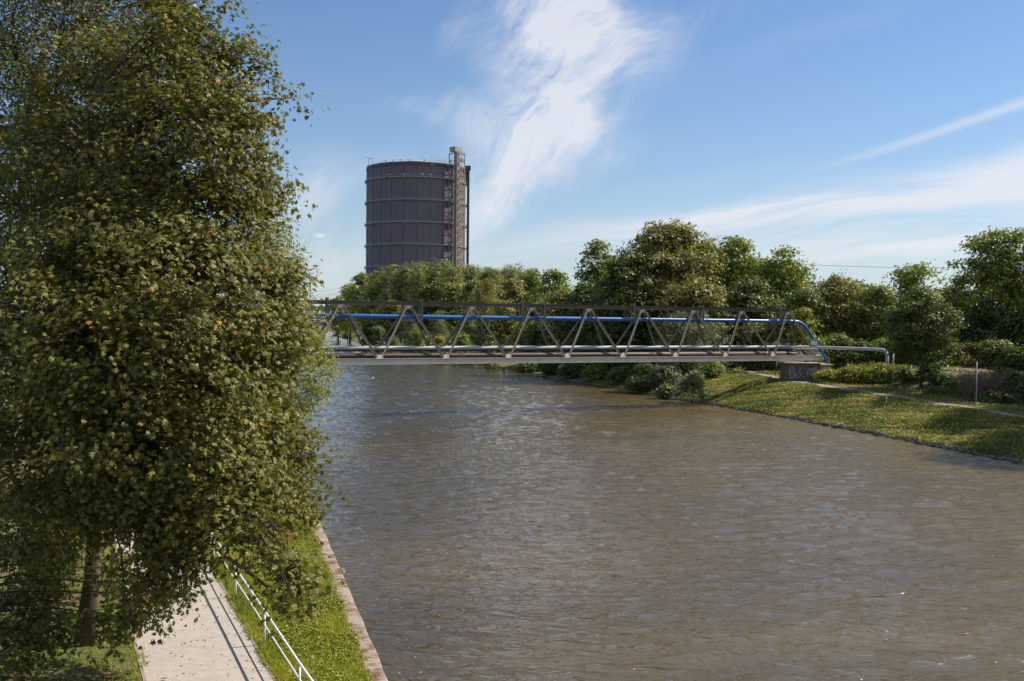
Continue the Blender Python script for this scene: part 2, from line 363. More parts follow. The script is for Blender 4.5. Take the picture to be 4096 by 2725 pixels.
def build_water():
    # one sheet with real wavelets: many short crossing waves, crests mostly across the canal
    ys = [22.0]
    while ys[-1] < 330: ys.append(ys[-1]+max(.15, ys[-1]*.0031))
    ys = np.array([-200, -60, 0, 15.]+ys+[360, 420, 487, 626, 973, 2600, 5900.]); nc = 280
    L_, R_ = XL(ys)-.55, XR(ys)+.35
    X = L_[:, None]+(R_-L_)[:, None]*np.linspace(0, 1, nc)[None]; Y = ys[:, None]+0*X; Z = 0*X
    rg = np.random.default_rng(5); n = 64
    for i in range(n):
        lam = .62*(2.6/.62)**(rg.random()**1.15); k = 2*math.pi/lam; an = math.radians(90+rg.normal()*19+7); ph = rg.random()*6.283
        kx, ky = k*math.cos(an), k*math.sin(an)
        # wave groups: each train swells and fades over some tens of metres
        env = .6+.5*np.sin(X*(.05+.08*rg.random())+Y*(.04+.05*rg.random())+rg.random()*6.283)
        sn = np.sin(kx*X+ky*Y+ph+.5*np.sin(X*.13+ph))
        Z += env*(WSLOPE*math.sqrt(2/n)/k)*(sn-.28*np.cos(2*(kx*X+ky*Y+ph)))
    Z *= ((ys > 20) & (ys < 340))[:, None]
    o = grid_mesh('water', X, Y, Z, M['water']); o.data.polygons.foreach_set('use_smooth', [True]*len(o.data.polygons)); tag(o, kind='structure')
WSLOPE = .165
build_water()

# ---------------------------------------------------------------- quay, paved path, gravel path
def conc(t, b):
    p = POS(t); n = t.noise(p, 1.1, 7, .7); n2 = t.noise(p, 14, 4, .7)
    c = t.mix(n2, (.22, .175, .15, 1), (.36, .30, .265, 1)); c = t.mix(t.ramp(n, [(.47, 0.), (.60, 1.)]), c, (.12, .062, .035, 1))
    t.put(b.inputs['Base Color'], c); b.inputs['Roughness'].default_value = .9; bump(t, b, n2, .6, .03)
M['concrete'] = mat('weathered_concrete', conc)
def build_quay():
    ys = np.concatenate([np.arange(-200, 20, 20), np.arange(20, 130, 1.0), np.arange(130, 900, 40)])
    l = XL(ys); jit = .015*np.sin(ys*1.9)+.012*np.sin(ys*4.7)
    prof = [(-.78, .35), (-.72, .80), (-.04, .80), (0, .76), (0, -2)]
    X = np.stack([l+a+(jit if a > -.1 else 0) for a, z in prof], 1); Z = np.stack([z+0*l for a, z in prof], 1)
    tag(grid_mesh('quay_wall', X[:, ::1], ys[:, None]+0*X, Z, M['concrete']), 'long brown stained concrete quay wall edging the canal beside the grass', 'quay wall')
build_quay()

def paving(t, b):
    p = POS(t); br = t.new('ShaderNodeTexBrick'); t.put(br.inputs['Vector'], t.mapping(p, rot=(0, 0, math.radians(-6))))
    br.inputs['Scale'].default_value = 1; br.inputs['Brick Width'].default_value = .21; br.inputs['Row Height'].default_value = .105
    br.inputs['Mortar Size'].default_value = .006; br.inputs['Color1'].default_value = (.32, .295, .28, 1); br.inputs['Color2'].default_value = (.41, .375, .355, 1)
    br.inputs['Mortar'].default_value = (.20, .165, .14, 1); br.inputs['Bias'].default_value = -.1
    n = t.noise(p, .8, 5, .65); n2 = t.noise(p, 30, 3, .6)
    c = t.mix(t.ramp(n, [(.35, 0.), (.7, .5)]), br.outputs[0], (.40, .35, .31, 1)); c = t.mix(t.m('MULTIPLY', n2, .2), c, (.34, .30, .28, 1))
    t.put(b.inputs['Base Color'], c); b.inputs['Roughness'].default_value = .85; bump(t, b, br.outputs[1], -.4, .01)
M['paving'] = mat('grey_block_paving', paving)
def build_path():
    ys = np.arange(14, 75, .5); xe = XE(ys); wid = np.interp(ys, [14, 26, 36, 75], [3.3, 3.35, 3.6, 3.6])
    cols = [0, .33, .66, 1.0]
    X = np.stack([xe-wid*(1-c) for c in cols], 1); Z = gz(X, ys[:, None]+0*X)*0+1.515
    Y = ys[:, None]+0*X
    tag(grid_mesh('path', X, Y, Z, M['paving']), kind='structure')
    for nm, off in (('kerb_strip', .0),):
        m = MB()
        for i in range(0, len(ys)-2, 2):
            for side in (0, 1):
                xa = (xe[i] if side else xe[i]-wid[i]-.09); xb = (xe[i+2] if side else xe[i+2]-wid[i+2]-.09)
                j = random.uniform(-.012, .012)
                m.quadbox([(xa, ys[i]+.015, 1.3), (xa+.085, ys[i]+.015, 1.3), (xb+.085, ys[i+2]-.015, 1.3), (xb, ys[i+2]-.015, 1.3),
                           (xa, ys[i]+.015, 1.53+j), (xa+.085, ys[i]+.015, 1.53+j), (xb+.085, ys[i+2]-.015, 1.53+j), (xb, ys[i+2]-.015, 1.53+j)])
        tag(m.build('kerb_edging', M['concrete']), kind='structure')
build_path()
def gravel(t, b):
    p = POS(t); n = t.noise(p, 1.3, 6, .7); t.put(b.inputs['Base Color'], t.mix(n, (.15, .125, .105, 1), (.32, .27, .235, 1))); b.inputs['Roughness'].default_value = .95
M['gravel'] = mat('path_gravel', gravel)
def build_towpath():
    ys = np.arange(60, 300, 1.0); xp = XP(ys); j = .12*np.sin(ys*.9)+.08*np.sin(ys*2.3)
    X = np.stack([xp-1.0+j, xp-.3, xp+.4, xp+1.0-j*.7], 1); Z = gz(X, ys[:, None]+0*X)+.05
    Z[:, 1:3] += .03
    tag(grid_mesh('gravel_path', X, ys[:, None]+0*X, Z, M['gravel']), kind='structure')
    # gravel clearing behind the dry shrub
    ys = np.arange(128, 150, 1.0); w = 2.2*np.sin((ys-128)/21*math.pi)
    X = np.stack([60-w-(ys-140)*.15, 60+0*w-(ys-140)*.1, 60+w*2-(ys-140)*.15], 1); Z = gz(X, ys[:, None]+0*X)+.12
    tag(grid_mesh('gravel_track', X, ys[:, None]+0*X, Z, M['gravel']), kind='structure')
build_towpath()

def rail_thing():
    pts = [(19.8, -3.0), (24.6, -5.2), (29, -7.16), (34, -9.4), (39, -11.65), (44, -13.85), (49, -16.05)]
    P = [Vector((x, y, 1.5)) for y, x in pts]
    root = thing('handrail', P[2], 'white two-bar tubular handrail between the paved path and the grass', 'railing')
    base = P[2].copy()
    m = MB(); m.o = base; m.tube([p+Vector((0, 0, 1.0)) for p in P], .033, 12); m.build('top_rail', M['rail'], root, True)
    m = MB(); m.o = base; m.tube([p+Vector((0, 0, .60)) for p in P], .022, 12); m.build('middle_rail', M['rail'], root, True)
    for p in P:
        m = MB(); m.o = base; m.tube([p+Vector((0, 0, -.1)), p+Vector((0, 0, .985))], .030, 12); m.build('post', M['rail'], root, True)
rail_thing()

# ---------------------------------------------------------------- pipe bridge
BO = Vector((-15.28, 115.0, 0)); BD = Vector((.9022, .4313, 0)); BN = Vector((-.4313, .9022, 0)); PN = 8.22
def bp(k, w, z): return BO+BD*(k*PN)+BN*w+Vector((0, 0, z))
def build_pipe_bridge():
    WD = 3.6; K0, K1 = -3, 8; orig = bp(K0, 0, 6.1)
    root = thing('pipe_bridge', orig, 'grey triangular steel truss bridge carrying pipes across the canal', 'truss bridge')
    def mb(): m = MB(); m.o = orig; return m
    CH = .69
    for side, w in ((0, 0), (1, WD)):
        m = mb(); a = bp(K0-.08, w, 6.1+CH/2); b = bp(K1+.1, w, 6.1+CH/2)
        m.ibeam(a, b, .36, CH, .035); ch = m.build('bottom_chord', M['steel_chord'], root)
        s = -1 if side == 0 else 1
        for k in range(K0, K1+1):      # splice plates with rows of rivets
            m = mb(); c = bp(k, w, 6.1+CH/2)+BD*.1+BN*s*.022
            m.obox(c, BD, BN, (0, 0, 1), 1.05, .012, .22)
            if side == 0:
                for i in range(-9, 10):
                    for j in (-.16, .16): m.obox(c+BD*i*.105+Vector((0, 0, j))+BN*s*.02, BD, BN, (0, 0, 1), .02, .01, .02)
            m.build('splice_plate', M['steel_chord'], ch)
        if side == 0:
            m = mb()
            for k in np.arange(K0, K1, .045):
                m.obox(bp(k, w, 6.1+.11)+BN*s*.022, BD, BN, (0, 0, 1), .02, .008, .02)
            tag(m.build('rivet_row', M['steel_chord'], ch), kind='stuff')
    m = mb(); m.ibeam(bp(K0+.42, WD/2, 13.22), bp(K1-.42, WD/2, 13.22), .34, .45, .035); m.build('top_chord', M['steel_top'], root)
    for side, w in ((0, 0), (1, WD)):
        wt = WD/2+(-.12 if side == 0 else .12); nrm = Vector((0, 0, 1)).cross(BD)
        for k in range(K0, K1):
            for e in (0, 1):
                m = mb(); a = bp(k+e, w, 6.9)+BD*(.28 if e == 0 else -.28); b = bp(k+.5, wt, 12.92)+BD*(-.22 if e == 0 else .22)
                up = (b-a).cross(BD).normalized()
                m.chan(a, b, .24, .20, .03, up); m.build('diagonal', M['steel'], root)
        for k in range(K0, K1+1):      # gussets
            m = mb(); c = bp(k, w, 6.98); up = Vector((0, 0, 1))+BN*((WD/2-w)/6.2)
            m.obox(c, BD, BN, up.normalized(), .40, .02, .24)
            for i in range(-3, 4):
                for j in (-.12, 0, .12): m.obox(c+BD*i*.1+up*j+BN*(-.028 if side == 0 else .028), BD, BN, up, .018, .008, .018)
            m.build('gusset', M['steel_chord'], root)
            if k < K1:
                m = mb(); c = bp(k+.5, wt, 12.80)+BN*(-.02 if side == 0 else .02); m.obox(c, BD, BN, (0, 0, 1), .42, .018, .2)
                for i in range(-3, 4):
                    for j in (-.1, .1): m.obox(c+BD*i*.1+Vector((0, 0, j))+BN*(-.025 if side == 0 else .025), BD, BN, (0, 0, 1), .018, .008, .018)
                m.build('gusset', M['steel_chord'], root)
    for k in range(K0, K1+1):
        m = mb(); m.ibeam(bp(k, .19, 6.55), bp(k, WD-.19, 6.55), .2, .36, .025); m.build('cross_beam', M['steel_dark'], root)
    m = mb()
    for k in range(K0, K1):
        m.beam(bp(k, .2, 6.30), bp(k+1, WD-.2, 6.30), .1, .08); m.beam(bp(k, WD-.2, 6.21), bp(k+1, .2, 6.21), .1, .08)
    m.build('wind_bracing', M['steel_dark'], root)
    m = mb(); m.ibeam(bp(K0, WD-.35, 7.60), bp(K1-.1, WD-.35, 7.60), .28, .16, .02)
    m.build('pipe_shelf', M['steel_dark'], root)
    for k in np.arange(K0, K1+.01, 1.0):
        m = mb(); m.beam(bp(k+.18 if k < K1 else k-.15, WD-.35, 7.50), bp(k+.02 if k < K1 else k-.02, WD-.3, 6.75), .07, .07)
        m.beam(bp(k-.18 if k > K0 else k+.3, WD-.35, 7.50), bp(k-.02 if k > K0 else k+.1, WD-.3, 6.75), .07, .07); m.build('bracket', M['steel_dark'], root)
    # blue pipe hangers: channel posts either side of the top chord
    hk = []
    for u in (1310, 1687, 2090, 2178.5, 2537, 2811, 3119.5):
        wq = WD/2-.36; o = BO+BN*wq; q = (u-2048)/F
        s_ = (q*o.y-o.x)/(BD.x-q*BD.y); hk.append(s_/PN)
    hk += [-1.9]
    for k in hk:
        m = mb()
        for w in (WD/2-.36, WD/2+.36): m.ibeam(bp(k, w, 11.18), bp(k, w, 13.78), .24, .2, .025, up=BD)
        m.beam(bp(k, WD/2-.34, 11.3), bp(k, WD/2+.34, 11.3), .14, .1); m.build('hanger', M['steel'], root)
    # the end guard grille
    gd = bp(7.05, -.02, 6.8)
    g = thing('security_grille', gd, 'fan of steel bars and mesh panels barring the end of the truss bridge', 'security grille')
    def gm(): m = MB(); m.o = gd; return m
    m = gm()
    for i in range(19):
        if 6 <= i <= 7: continue
        a = bp(7.50+i*.034, -.05, 6.80); b = bp(7.43+i*.027, .1, 8.1); m.tube([a, b], .022, 6)
    m.tube([bp(7.43, .1, 7.8), bp(8.0, .0, 7.75)], .025, 6); m.build('bars', M['galv'], g)
    for k0, k1, w in ((7.50, 7.68, 2.9), (7.86, 8.02, .2)):
        m = gm(); z0, z1 = 8.35, 9.05
        cs = [bp(k0, w, z0), bp(k1, w, z0), bp(k1, w, z1), bp(k0, w, z1)]
        for i in range(4): m.tube([cs[i], cs[(i+1) % 4]], .03, 6)
        for i in range(1, 12):
            t_ = i/12; m.tube([cs[0].lerp(cs[1], t_), cs[3].lerp(cs[2], t_)], .006, 4); m.tube([cs[0].lerp(cs[3], t_), cs[1].lerp(cs[2], t_)], .006, 4)
        m.tube([cs[0], bp(k0, w, 6.9)], .03, 6); m.tube([cs[1], bp(k1, w, 6.9)], .03, 6)
        m.build('mesh_panel', M['pole'], g)
    m = gm(); cc = bp(7.44, 3.4, 7.9)
    for i in range(16):
        an = math.radians(5+i*11.5); m.tube([cc+(BD*math.cos(an)+Vector((0, 0, math.sin(an))))*.28, cc+(BD*math.cos(an)+Vector((0, 0, math.sin(an))))*.95], .016, 5)
    m.tube([cc+(BD*math.cos(math.radians(a))+Vector((0, 0, math.sin(math.radians(a)))))*.85 for a in range(0, 181, 12)], .02, 5)
    m.build('spiked_fan', M['galv'], g)
    # pipes: things of their own, resting in the truss
    ob = bp(8, 1.8, 6)
    t_ = thing('water_pipe', ob, 'bright blue pipe slung under the top chord and bending down at the right bank', 'pipe')
    pts = [bp(k, 1.8, 11.68) for k in np.linspace(-3.4, 7.45, 12)]
    prof = [(7.66, 11.67), (7.73, 11.62), (7.81, 11.42), (7.88, 11.05), (7.94, 10.6), (8.13, 8.8), (8.29, 7.15), (8.35, 6.55), (8.385, 6.0), (8.39, 5.0)]
    pts += [bp(k, 1.8, z) for k, z in prof]
    m = MB(); m.o = ob; m.tube(pts, .255, 16); p_ = m.build('pipe_run', M['pipe_blue'], t_, True)
    for k in np.arange(-3, 7.4, 1.46):
        m = MB(); m.o = ob; m.tube([bp(k, 1.8, 11.68), bp(k+.02, 1.8, 11.68)], .275, 16); m.build('weld_collar', M['pipe_blue'], p_, True)
    t_ = thing('steam_pipe', bp(8, 3.25, 7), 'pale grey pipe along the far side of the truss, bending down behind the hedge', 'pipe')
    m = MB(); m.o = t_.location.copy(); z = 7.92
    e = Vector((51.4, 138.2, 7.86)); s0 = bp(8.05, 3.25, z)
    pts = [bp(k, 3.25, z) for k in np.linspace(-3.4, 8.05, 12)]+[s0.lerp(e, .3)+Vector((.3, .25, 0)), s0.lerp(e, .6)+Vector((.3, .3, 0)), s0.lerp(e, .88)]
    pts += [e+Vector((.05, -.08, -.05)), e+Vector((.38, -.45, -.28)), e+Vector((.50, -.6, -.75)), e+Vector((.50, -.6, -3.6))]
    m.tube(pts, .235, 16); m.build('pipe_run', M['pipe_white'], t_, True)
    t_ = thing('gas_pipe', bp(7.4, .8, 7), 'thick dark brown pipe with taped joints lying along the near lower chord', 'pipe')
    m = MB(); m.o = t_.location.copy(); m.tube([bp(k, .8, 7.07) for k in (-3.4, 0, 4, 7.36)], .30, 18)
    m.tube([bp(7.36, .8, 7.07), bp(7.62, .8, 7.07)], .2, 14); p_ = m.build('pipe_run', M['pipe_brown'], t_, True)
    for k in (-.28, 1.26, 2.9, 4.58, 6.86):
        m = MB(); m.o = t_.location.copy()
        for i in range(4): m.tube([bp(k+i*.022-.03, .8, 7.07), bp(k+i*.022-.012, .8, 7.07)], .315, 18)
        m.build('tape_wrap', M['pipe_tape'], t_, True)
    for k in range(-3, 8):
        m = MB(); m.o = t_.location.copy()
        for d_ in (-.06, -.015): m.tube([bp(k+d_, .8, 7.07), bp(k+d_+.006, .8, 7.07)], .33, 18)
        m.build('pipe_clamp', M['galv'], t_, True)
build_pipe_bridge()

def masonry(t, b):
    p = t.new('ShaderNodeTexCoord').outputs['Object']; br = t.new('ShaderNodeTexBrick'); t.put(br.inputs['Vector'], t.mapping(p, rot=(math.radians(90), 0, 0)))
    br.inputs['Scale'].default_value = 1; br.inputs['Brick Width'].default_value = .5; br.inputs['Row Height'].default_value = .2; br.inputs['Mortar Size'].default_value = .02
    br.inputs['Color1'].default_value = (.085, .062, .052, 1); br.inputs['Color2'].default_value = (.155, .120, .104, 1); br.inputs['Mortar'].default_value = (.12, .10, .09, 1)
    n = t.noise(p, 1.2, 6, .7); t.put(b.inputs['Base Color'], t.mix(t.ramp(n, [(.4, 0.), (.7, .7)]), br.outputs[0], (.07, .05, .045, 1)))
    b.inputs['Roughness'].default_value = .9; bump(t, b, br.outputs[1], -.6, .04)
M['masonry'] = mat('dark_block_masonry', masonry)
M['masonry2'] = paint('pale_stone', (.26, .24, .225), (.40, .37, .34), .9, 1.6)
M['graffiti'] = paint('white_spray_paint', (.26, .27, .30), (.38, .38, .40), .7, 4)
def build_abutment():
    A = Vector((XY(3141, 139.3), 139.3, 0)); ang = -.12; a2 = math.atan2(BD.y, BD.x)
    root = thing('bridge_abutment', (A.x, A.y, GZ(A.x, A.y)-.4), 'dark masonry pier with white graffiti under the right end of the truss bridge', 'bridge abutment', None, ang)
    z0 = root.location.z; top = 5.72-z0
    m = MB(); m.quadbox([(-.15, 0, 0), (4.9, 0, 0), (4.9, 6.9, 0), (.25, 6.9, 0), (.1, .12, top), (4.8, .12, top), (4.8, 6.8, top), (.45, 6.8, top)])
    w = m.build('wall', M['masonry'], root)
    m = MB(); m.box(4.903, 6.4, .35, 6.9, 0, top-.25); m.build('wing_wall', M['masonry2'], root)
    m = MB(); m.quadbox([(-.05, -.04, top+.003), (4.9, -.04, top+.003), (4.9, 7.0, top+.003), (.35, 7.0, top+.003), (-.05, -.04, top+.14), (4.9, -.04, top+.14), (4.9, 7.0, top+.14), (.35, 7.0, top+.14)]); m.box(4.903, 6.6, .2, 7.0, top-.245, top-.05); m.build('coping', M['concrete'], root, bevel=.02)
    for w_ in (0, 3.6):
        q = Matrix.Rotation(-ang, 3, 'Z') @ (bp(7.75, w_, 0)-Vector((A.x, A.y, 0)))
        m = MB(); m.box(q.x-.35, q.x+.35, q.y-.3, q.y+.3, top+.143, 6.1-z0); m.build('bearing', M['steel_dark'], root)
    # spray-painted strokes: thin raised ribbons of paint on the wall
    m = MB()
    def stroke(pts, w_=.05):
        pts = [(x_*.93, z_) for x_, z_ in pts]
        for (xa, za), (xb, zb) in zip(pts[:-1], pts[1:]):
            m.beam((xa, .12*za/top-.008, za), (xb, .12*zb/top-.008, zb), .014, w_, up=(zb-za, 0, xa-xb) if False else (0, -1, 0)) if False else m.beam((xa, .12*za/top-.006, za), (xb, .12*zb/top-.006, zb), .012, w_)
    def arc(cx, cz, rx, rz, a0, a1, n=10): return [(cx+rx*math.cos(math.radians(a0+(a1-a0)*i/n)), cz+rz*math.sin(math.radians(a0+(a1-a0)*i/n))) for i in range(n+1)]
    b0 = top-2.15
    stroke(arc(1.05, b0+1.35, .42, .42, -30, 300), .09); stroke(arc(1.12, b0+1.3, .2, .2, 0, 360), .06); stroke([(.62, b0+1.5), (.8, b0+.4), (1.0, b0+.2)], .08)
    stroke([(.9, b0+.9), (.75, b0+.1), (1.2, b0+.05), (1.3, b0+.7)], .07); stroke([(1.35, b0+.1), (1.55, b0+.95), (1.8, b0+.1)], .07); stroke([(1.42, b0+.4), (1.7, b0+.42)], .06)
    stroke([(1.9, b0+1.6), (1.9, b0+.4), (2.2, b0+.4)], .07); stroke([(2.0, b0+1.6), (2.35, b0+1.6), (2.1, b0+1.0), (2.4, b0+.8), (2.15, b0+.3)], .07)
    stroke([(3.3, b0+.9), (3.5, b0+1.5), (4.0, b0+1.35), (4.6, b0+1.75), (4.75, b0+1.3), (4.3, b0+1.0), (4.4, b0+.4)], .1); stroke(arc(3.75, b0+.75, .4, .3, 20, 200), .08)
    stroke([(3.3, b0+.9), (3.35, b0+.3)], .07); stroke([(3.9, b0+1.2), (4.5, b0+1.35), (4.2, b0+1.5), (3.7, b0+1.3)], .12); stroke([(3.0, b0+1.5), (3.2, b0+1.45)], .1)
    stroke([(3.6, b0+.55), (3.9, b0+.55), (3.9, b0+.15)], .06); stroke([(.5, b0+.2), (.62, b0+.24)], .1); stroke([(2.6, b0+.3), (2.9, b0+.5), (3.0, b0+.2)], .06)
    m.build('graffiti', M['graffiti'], w)
    # hidden left abutment
    A = bp(-3.35, -.5, 0)
    r2 = thing('bridge_abutment', (A.x, A.y, 0.9), 'concrete pier under the tree-hidden left end of the truss bridge', 'bridge abutment', None, a2)
    m = MB(); m.box(-.5, 3.6, 0, 4.8, 0, 5.0); m.build('wall', M['masonry2'], r2)
build_abutment()

# ---------------------------------------------------------------- gasholder
def build_gasometer():
    GC = Vector((-67.4, 692, 4.0)); R = 34.1
    phi0 = math.atan2(-GC.y, -GC.x)+math.radians(1.0)
    root = thing('gasometer', GC, 'huge dark purple-grey cylindrical gasholder rising above the wooded bank', 'gasometer')
    N = 24; TOP = 113.1
    def ring(r, z, dphi=0): return [(r*math.cos(phi0+2*math.pi*i/N+dphi), r*math.sin(phi0+2*math.pi*i/N+dphi), z) for i in range(N)]
    m = MB(); rows = 150; prev = None
    for j in range(rows):
        z = TOP*j/rows; z2 = TOP*(j+1)/rows
        a = len(m.v); m.v += ring(R-.26, z); m.v += ring(R, z+.02); m.v += ring(R, z2-.30)
        for i in range(N):
            for q in (0, 1):
                m.f.append((a+q*N+i, a+q*N+(i+1) % N, a+(q+1)*N+(i+1) % N, a+(q+1)*N+i))
        if j < rows-1:
            for i in range(N): m.f.append((a+2*N+i, a+2*N+(i+1) % N, a+3*N+(i+1) % N, a+3*N+i))
    m.build('wall', M['gaso'], root)
    for i in range(N):
        an = phi0+2*math.pi*i/N; d = Vector((math.cos(an), math.sin(an), 0)); s = Vector((-d.y, d.x, 0))
        m = MB(); m.obox(d*(R+.02)+Vector((0, 0, TOP/2)), s, d, (0, 0, 1), .16, .12, TOP/2); m.build('pillar', M['gaso_post'], root)
    m = MB()
    for i in range(N):
        an = phi0+2*math.pi*(i+.5)/N; d = Vector((math.cos(an), math.sin(an), 0)); s = Vector((-d.y, d.x, 0)); ra = R*math.cos(math.pi/N)
        m.obox(d*(ra-.02)+Vector((0, 0, TOP/2)), s, d, (0, 0, 1), .05, .05, TOP/2-.5)
    m.build('ribs', M['gaso_post'], root)
    def annulus(m, r0, r1, z, h):
        a = len(m.v); m.v += ring(r0, z)+ring(r1, z)+ring(r1, z+h)+ring(r0, z+h)
        for i in range(N):
            k = (i+1) % N
            for q in range(4): m.f.append((a+q*N+i, a+q*N+k, a+((q+1) % 4)*N+k, a+((q+1) % 4)*N+i))
    for zc in (107.4, 92.5, 77.75, 63.0, 48.25, 33.5, 18.8):
        z = zc-4; m = MB(); annulus(m, R+.02, R+1.35, z-.35, .32)
        for i in range(N):
            an = phi0+2*math.pi*i/N; d = Vector((math.cos(an), math.sin(an), 0)); m.beam(d*(R+.3)+Vector((0, 0, z-2.0)), d*(R+1.3)+Vector((0, 0, z-.35)), .2, .2)
        g = m.build('gallery', M['gallery'], root)
        m = MB(); annulus(m, R+1.25, R+1.31, z+1.05, .07); annulus(m, R+1.25, R+1.31, z+.5, .05)
        for i in range(N):
            for q in range(6):
                p0 = Vector(ring(R+1.28, z)[i]); p1 = Vector(ring(R+1.28, z)[(i+1) % N]); p = p0.lerp(p1, q/6); m.beam(p, p+Vector((0, 0, 1.1)), .06, .06)
        m.build('railing', M['gallery'], g)
    m = MB(); annulus(m, R-.4, R+.35, TOP-2.3, 2.3); m.build('eaves_band', M['gaso_post'], root)
    m = MB(); a = len(m.v)      # low domed roof
    prof = [(R-.2, TOP+.02), (R*.8, TOP+.9), (R*.6, TOP+1.7), (R*.4, TOP+2.3), (R*.2, TOP+2.6)]
    for r, z in prof: m.v += ring(r, z)
    for j in range(len(prof)-1):
        for i in range(N): m.f.append((a+j*N+i, a+j*N+(i+1) % N, a+(j+1)*N+(i+1) % N, a+(j+1)*N+i))
    m.f.append(tuple(a+(len(prof)-1)*N+i for i in range(N))); rf = m.build('roof', M['roofvent'], root)
    m = MB(); pr = [(10.5, TOP+1.9), (10.5, TOP+4.4), (8, TOP+5.2), (3, TOP+5.8)]; a = len(m.v)
    for r, z in pr: m.v += ring(r, z)
    for j in range(3):
        for i in range(N): m.f.append((a+j*N+i, a+j*N+(i+1) % N, a+(j+1)*N+(i+1) % N, a+(j+1)*N+i))
    m.f.append(tuple(a+3*N+i for i in range(N)))
    for i in range(48):
        an = i/48*2*math.pi; m.beam((10.6*math.cos(an), 10.6*math.sin(an), TOP+2), (10.6*math.cos(an), 10.6*math.sin(an), TOP+4.4), .2, .2)
    m.tube([(0, 0, TOP+5.8), (0, 0, TOP+9)], .12, 6); m.build('roof_vent', M['roofvent'], rf)
    m = MB(); annulus(m, R+.1, R+.17, TOP+1.15, .08); annulus(m, R+.1, R+.17, TOP+.6, .06)
    for i in range(N):
        for q in range(7):
            p = Vector(ring(R+.13, TOP)[i]).lerp(Vector(ring(R+.13, TOP)[(i+1) % N]), q/7); m.beam(p, p+Vector((0, 0, 1.2)), .06, .06)
    m.build('roof_railing', M['galv'], rf)
    # scaffold-like cage on the roof edge near the lift
    m = MB(); C0 = phi0+math.radians(18)
    for a0 in range(0, 26, 3):
        for rr in (R-2, R-6):
            an = C0+math.radians(a0); p = Vector((rr*math.cos(an), rr*math.sin(an), TOP)); m.beam(p, p+Vector((0, 0, 4.6)), .12, .12)
            if a0 < 24:
                q = Vector((rr*math.cos(an+.0524), rr*math.sin(an+.0524), TOP))
                for h in (2.2, 4.5): m.beam(p+Vector((0, 0, h)), q+Vector((0, 0, h)), .1, .1)
    m.build('roof_cage', M['galv'], rf)
    for adeg in (-68, -60, -52): pass
    for adeg, zz, s_ in ((-38, TOP+.2, 1.0), (-28, TOP+.2, .9), (-19, TOP+.2, .9), (-9, TOP+.2, .8), (8, TOP+.2, .9),
                         (-33, 104.0, .45), (-29, 104.0, .5), (-14, 104.0, .6), (-10, 104.0, .5), (5.5, 104.0, .8), (14, 104.0, .7)):
        an = phi0+math.radians(adeg); r_ = R-1.2 if zz > TOP-1 else R+1.0; p = Vector((r_*math.cos(an), r_*math.sin(an), zz)); d = Vector((math.cos(an), math.sin(an), 0))
        m = MB(); m.obox(p+Vector((0, 0, .7*s_+.3)), d, (-d.y, d.x, 0), (0, 0, 1), .5*s_, .9*s_, .5*s_); m.beam(p-Vector((0, 0, .2)), p+Vector((0, 0, .4)), .15, .15); m.build('floodlight', M['galv'], root)
    m = MB()      # crane frame at the left roof edge
    an = phi0+math.radians(-72); p = Vector((R*math.cos(an), R*math.sin(an), TOP)); q = Vector(((R)*math.cos(an+.2), (R)*math.sin(an+.2), TOP))
    m.beam(p, p+Vector((0, 0, 4.8)), .2, .2); m.beam(q, q+Vector((0, 0, 4.2)), .2, .2); m.beam(p+Vector((0, 0, 4.7)), q+Vector((0, 0, 4.1)), .2, .2); m.beam(p+Vector((0, 0, 4.7)), p*1.05, .2, .2)
    m.build('roof_hoist', M['gaso_post'], rf)
    # lift and stair tower
    TX, TY = 29.6, -26.0; rad = Vector((TX, TY, 0)).normalized(); tan = Vector((-rad.y, rad.x, 0)); TC = Vector((TX, TY, 0)); S = 3.6; TT = 120.0
    def tp(a, b, z): return TC+rad*a+tan*b+Vector((0, 0, z))
    m = MB()
    for a in (-S, S):
        for b in (-S, S): m.beam(tp(a, b, 0), tp(a, b, TT), .5, .5, up=rad)
    nb = 24; dz = TT/nb
    cor = [(-S, -S), (S, -S), (S, S), (-S, S)]
    for j in range(nb+1):
        for i in range(4): m.beam(tp(*cor[i], j*dz-.12 if j else .2), tp(*cor[(i+1) % 4], j*dz-.12 if j else .2), .28, .28)
        if j < nb:
            for i in range(4):
                c0, c1 = cor[i], cor[(i+1) % 4]; 
                if j % 2: c0, c1 = c1, c0
                m.beam(tp(*c0, j*dz), tp(*c1, (j+1)*dz), .2, .2)
                mid = ((cor[i][0]+cor[(i+1) % 4][0])/2, (cor[i][1]+cor[(i+1) % 4][1])/2)
                m.beam(tp(*cor[i], (j+1)*dz), tp(*mid, (j+.5)*dz), .14, .14)
    tw = m.build('lift_tower', M['tower'], root)
    m = MB(); m.obox(tp(-.5, .2, TT/2+.8), rad, tan, (0, 0, 1), 1.2, 1.3, TT/2+.8); m.build('lift_shaft', M['shaft'], tw)
    m = MB(); m.obox(tp(-.8, -.3, TT+2.4), rad, tan, (0, 0, 1), 2.6, 3.4, 1.6); m.build('winch_house', M['shaft'], tw)
    m = MB()
    for j in range(nb):
        z = j*dz; m.obox(tp(2.3, 2.6, z+.05), rad, tan, (0, 0, 1), 1.15, .8, .12); m.obox(tp(2.3, -2.6, z+dz/2), rad, tan, (0, 0, 1), 1.15, .8, .12)
        m.beam(tp(1.8, 1.9, z+.1), tp(1.8, -1.9, z+dz/2), .9, .22); m.beam(tp(2.9, -1.9, z+dz/2+.1), tp(2.9, 1.9, z+dz), .9, .22)
        m.beam(tp(3.42, 1.9, z+1.0), tp(3.42, -1.9, z+1.0), .05, .9); 
        m.beam(tp(-2.0, 2.4, z+.6), tp(2.0, 2.4, z+.6), .05, 1.1) if j % 2 else None
    m.build('staircase', M['tower'], tw)
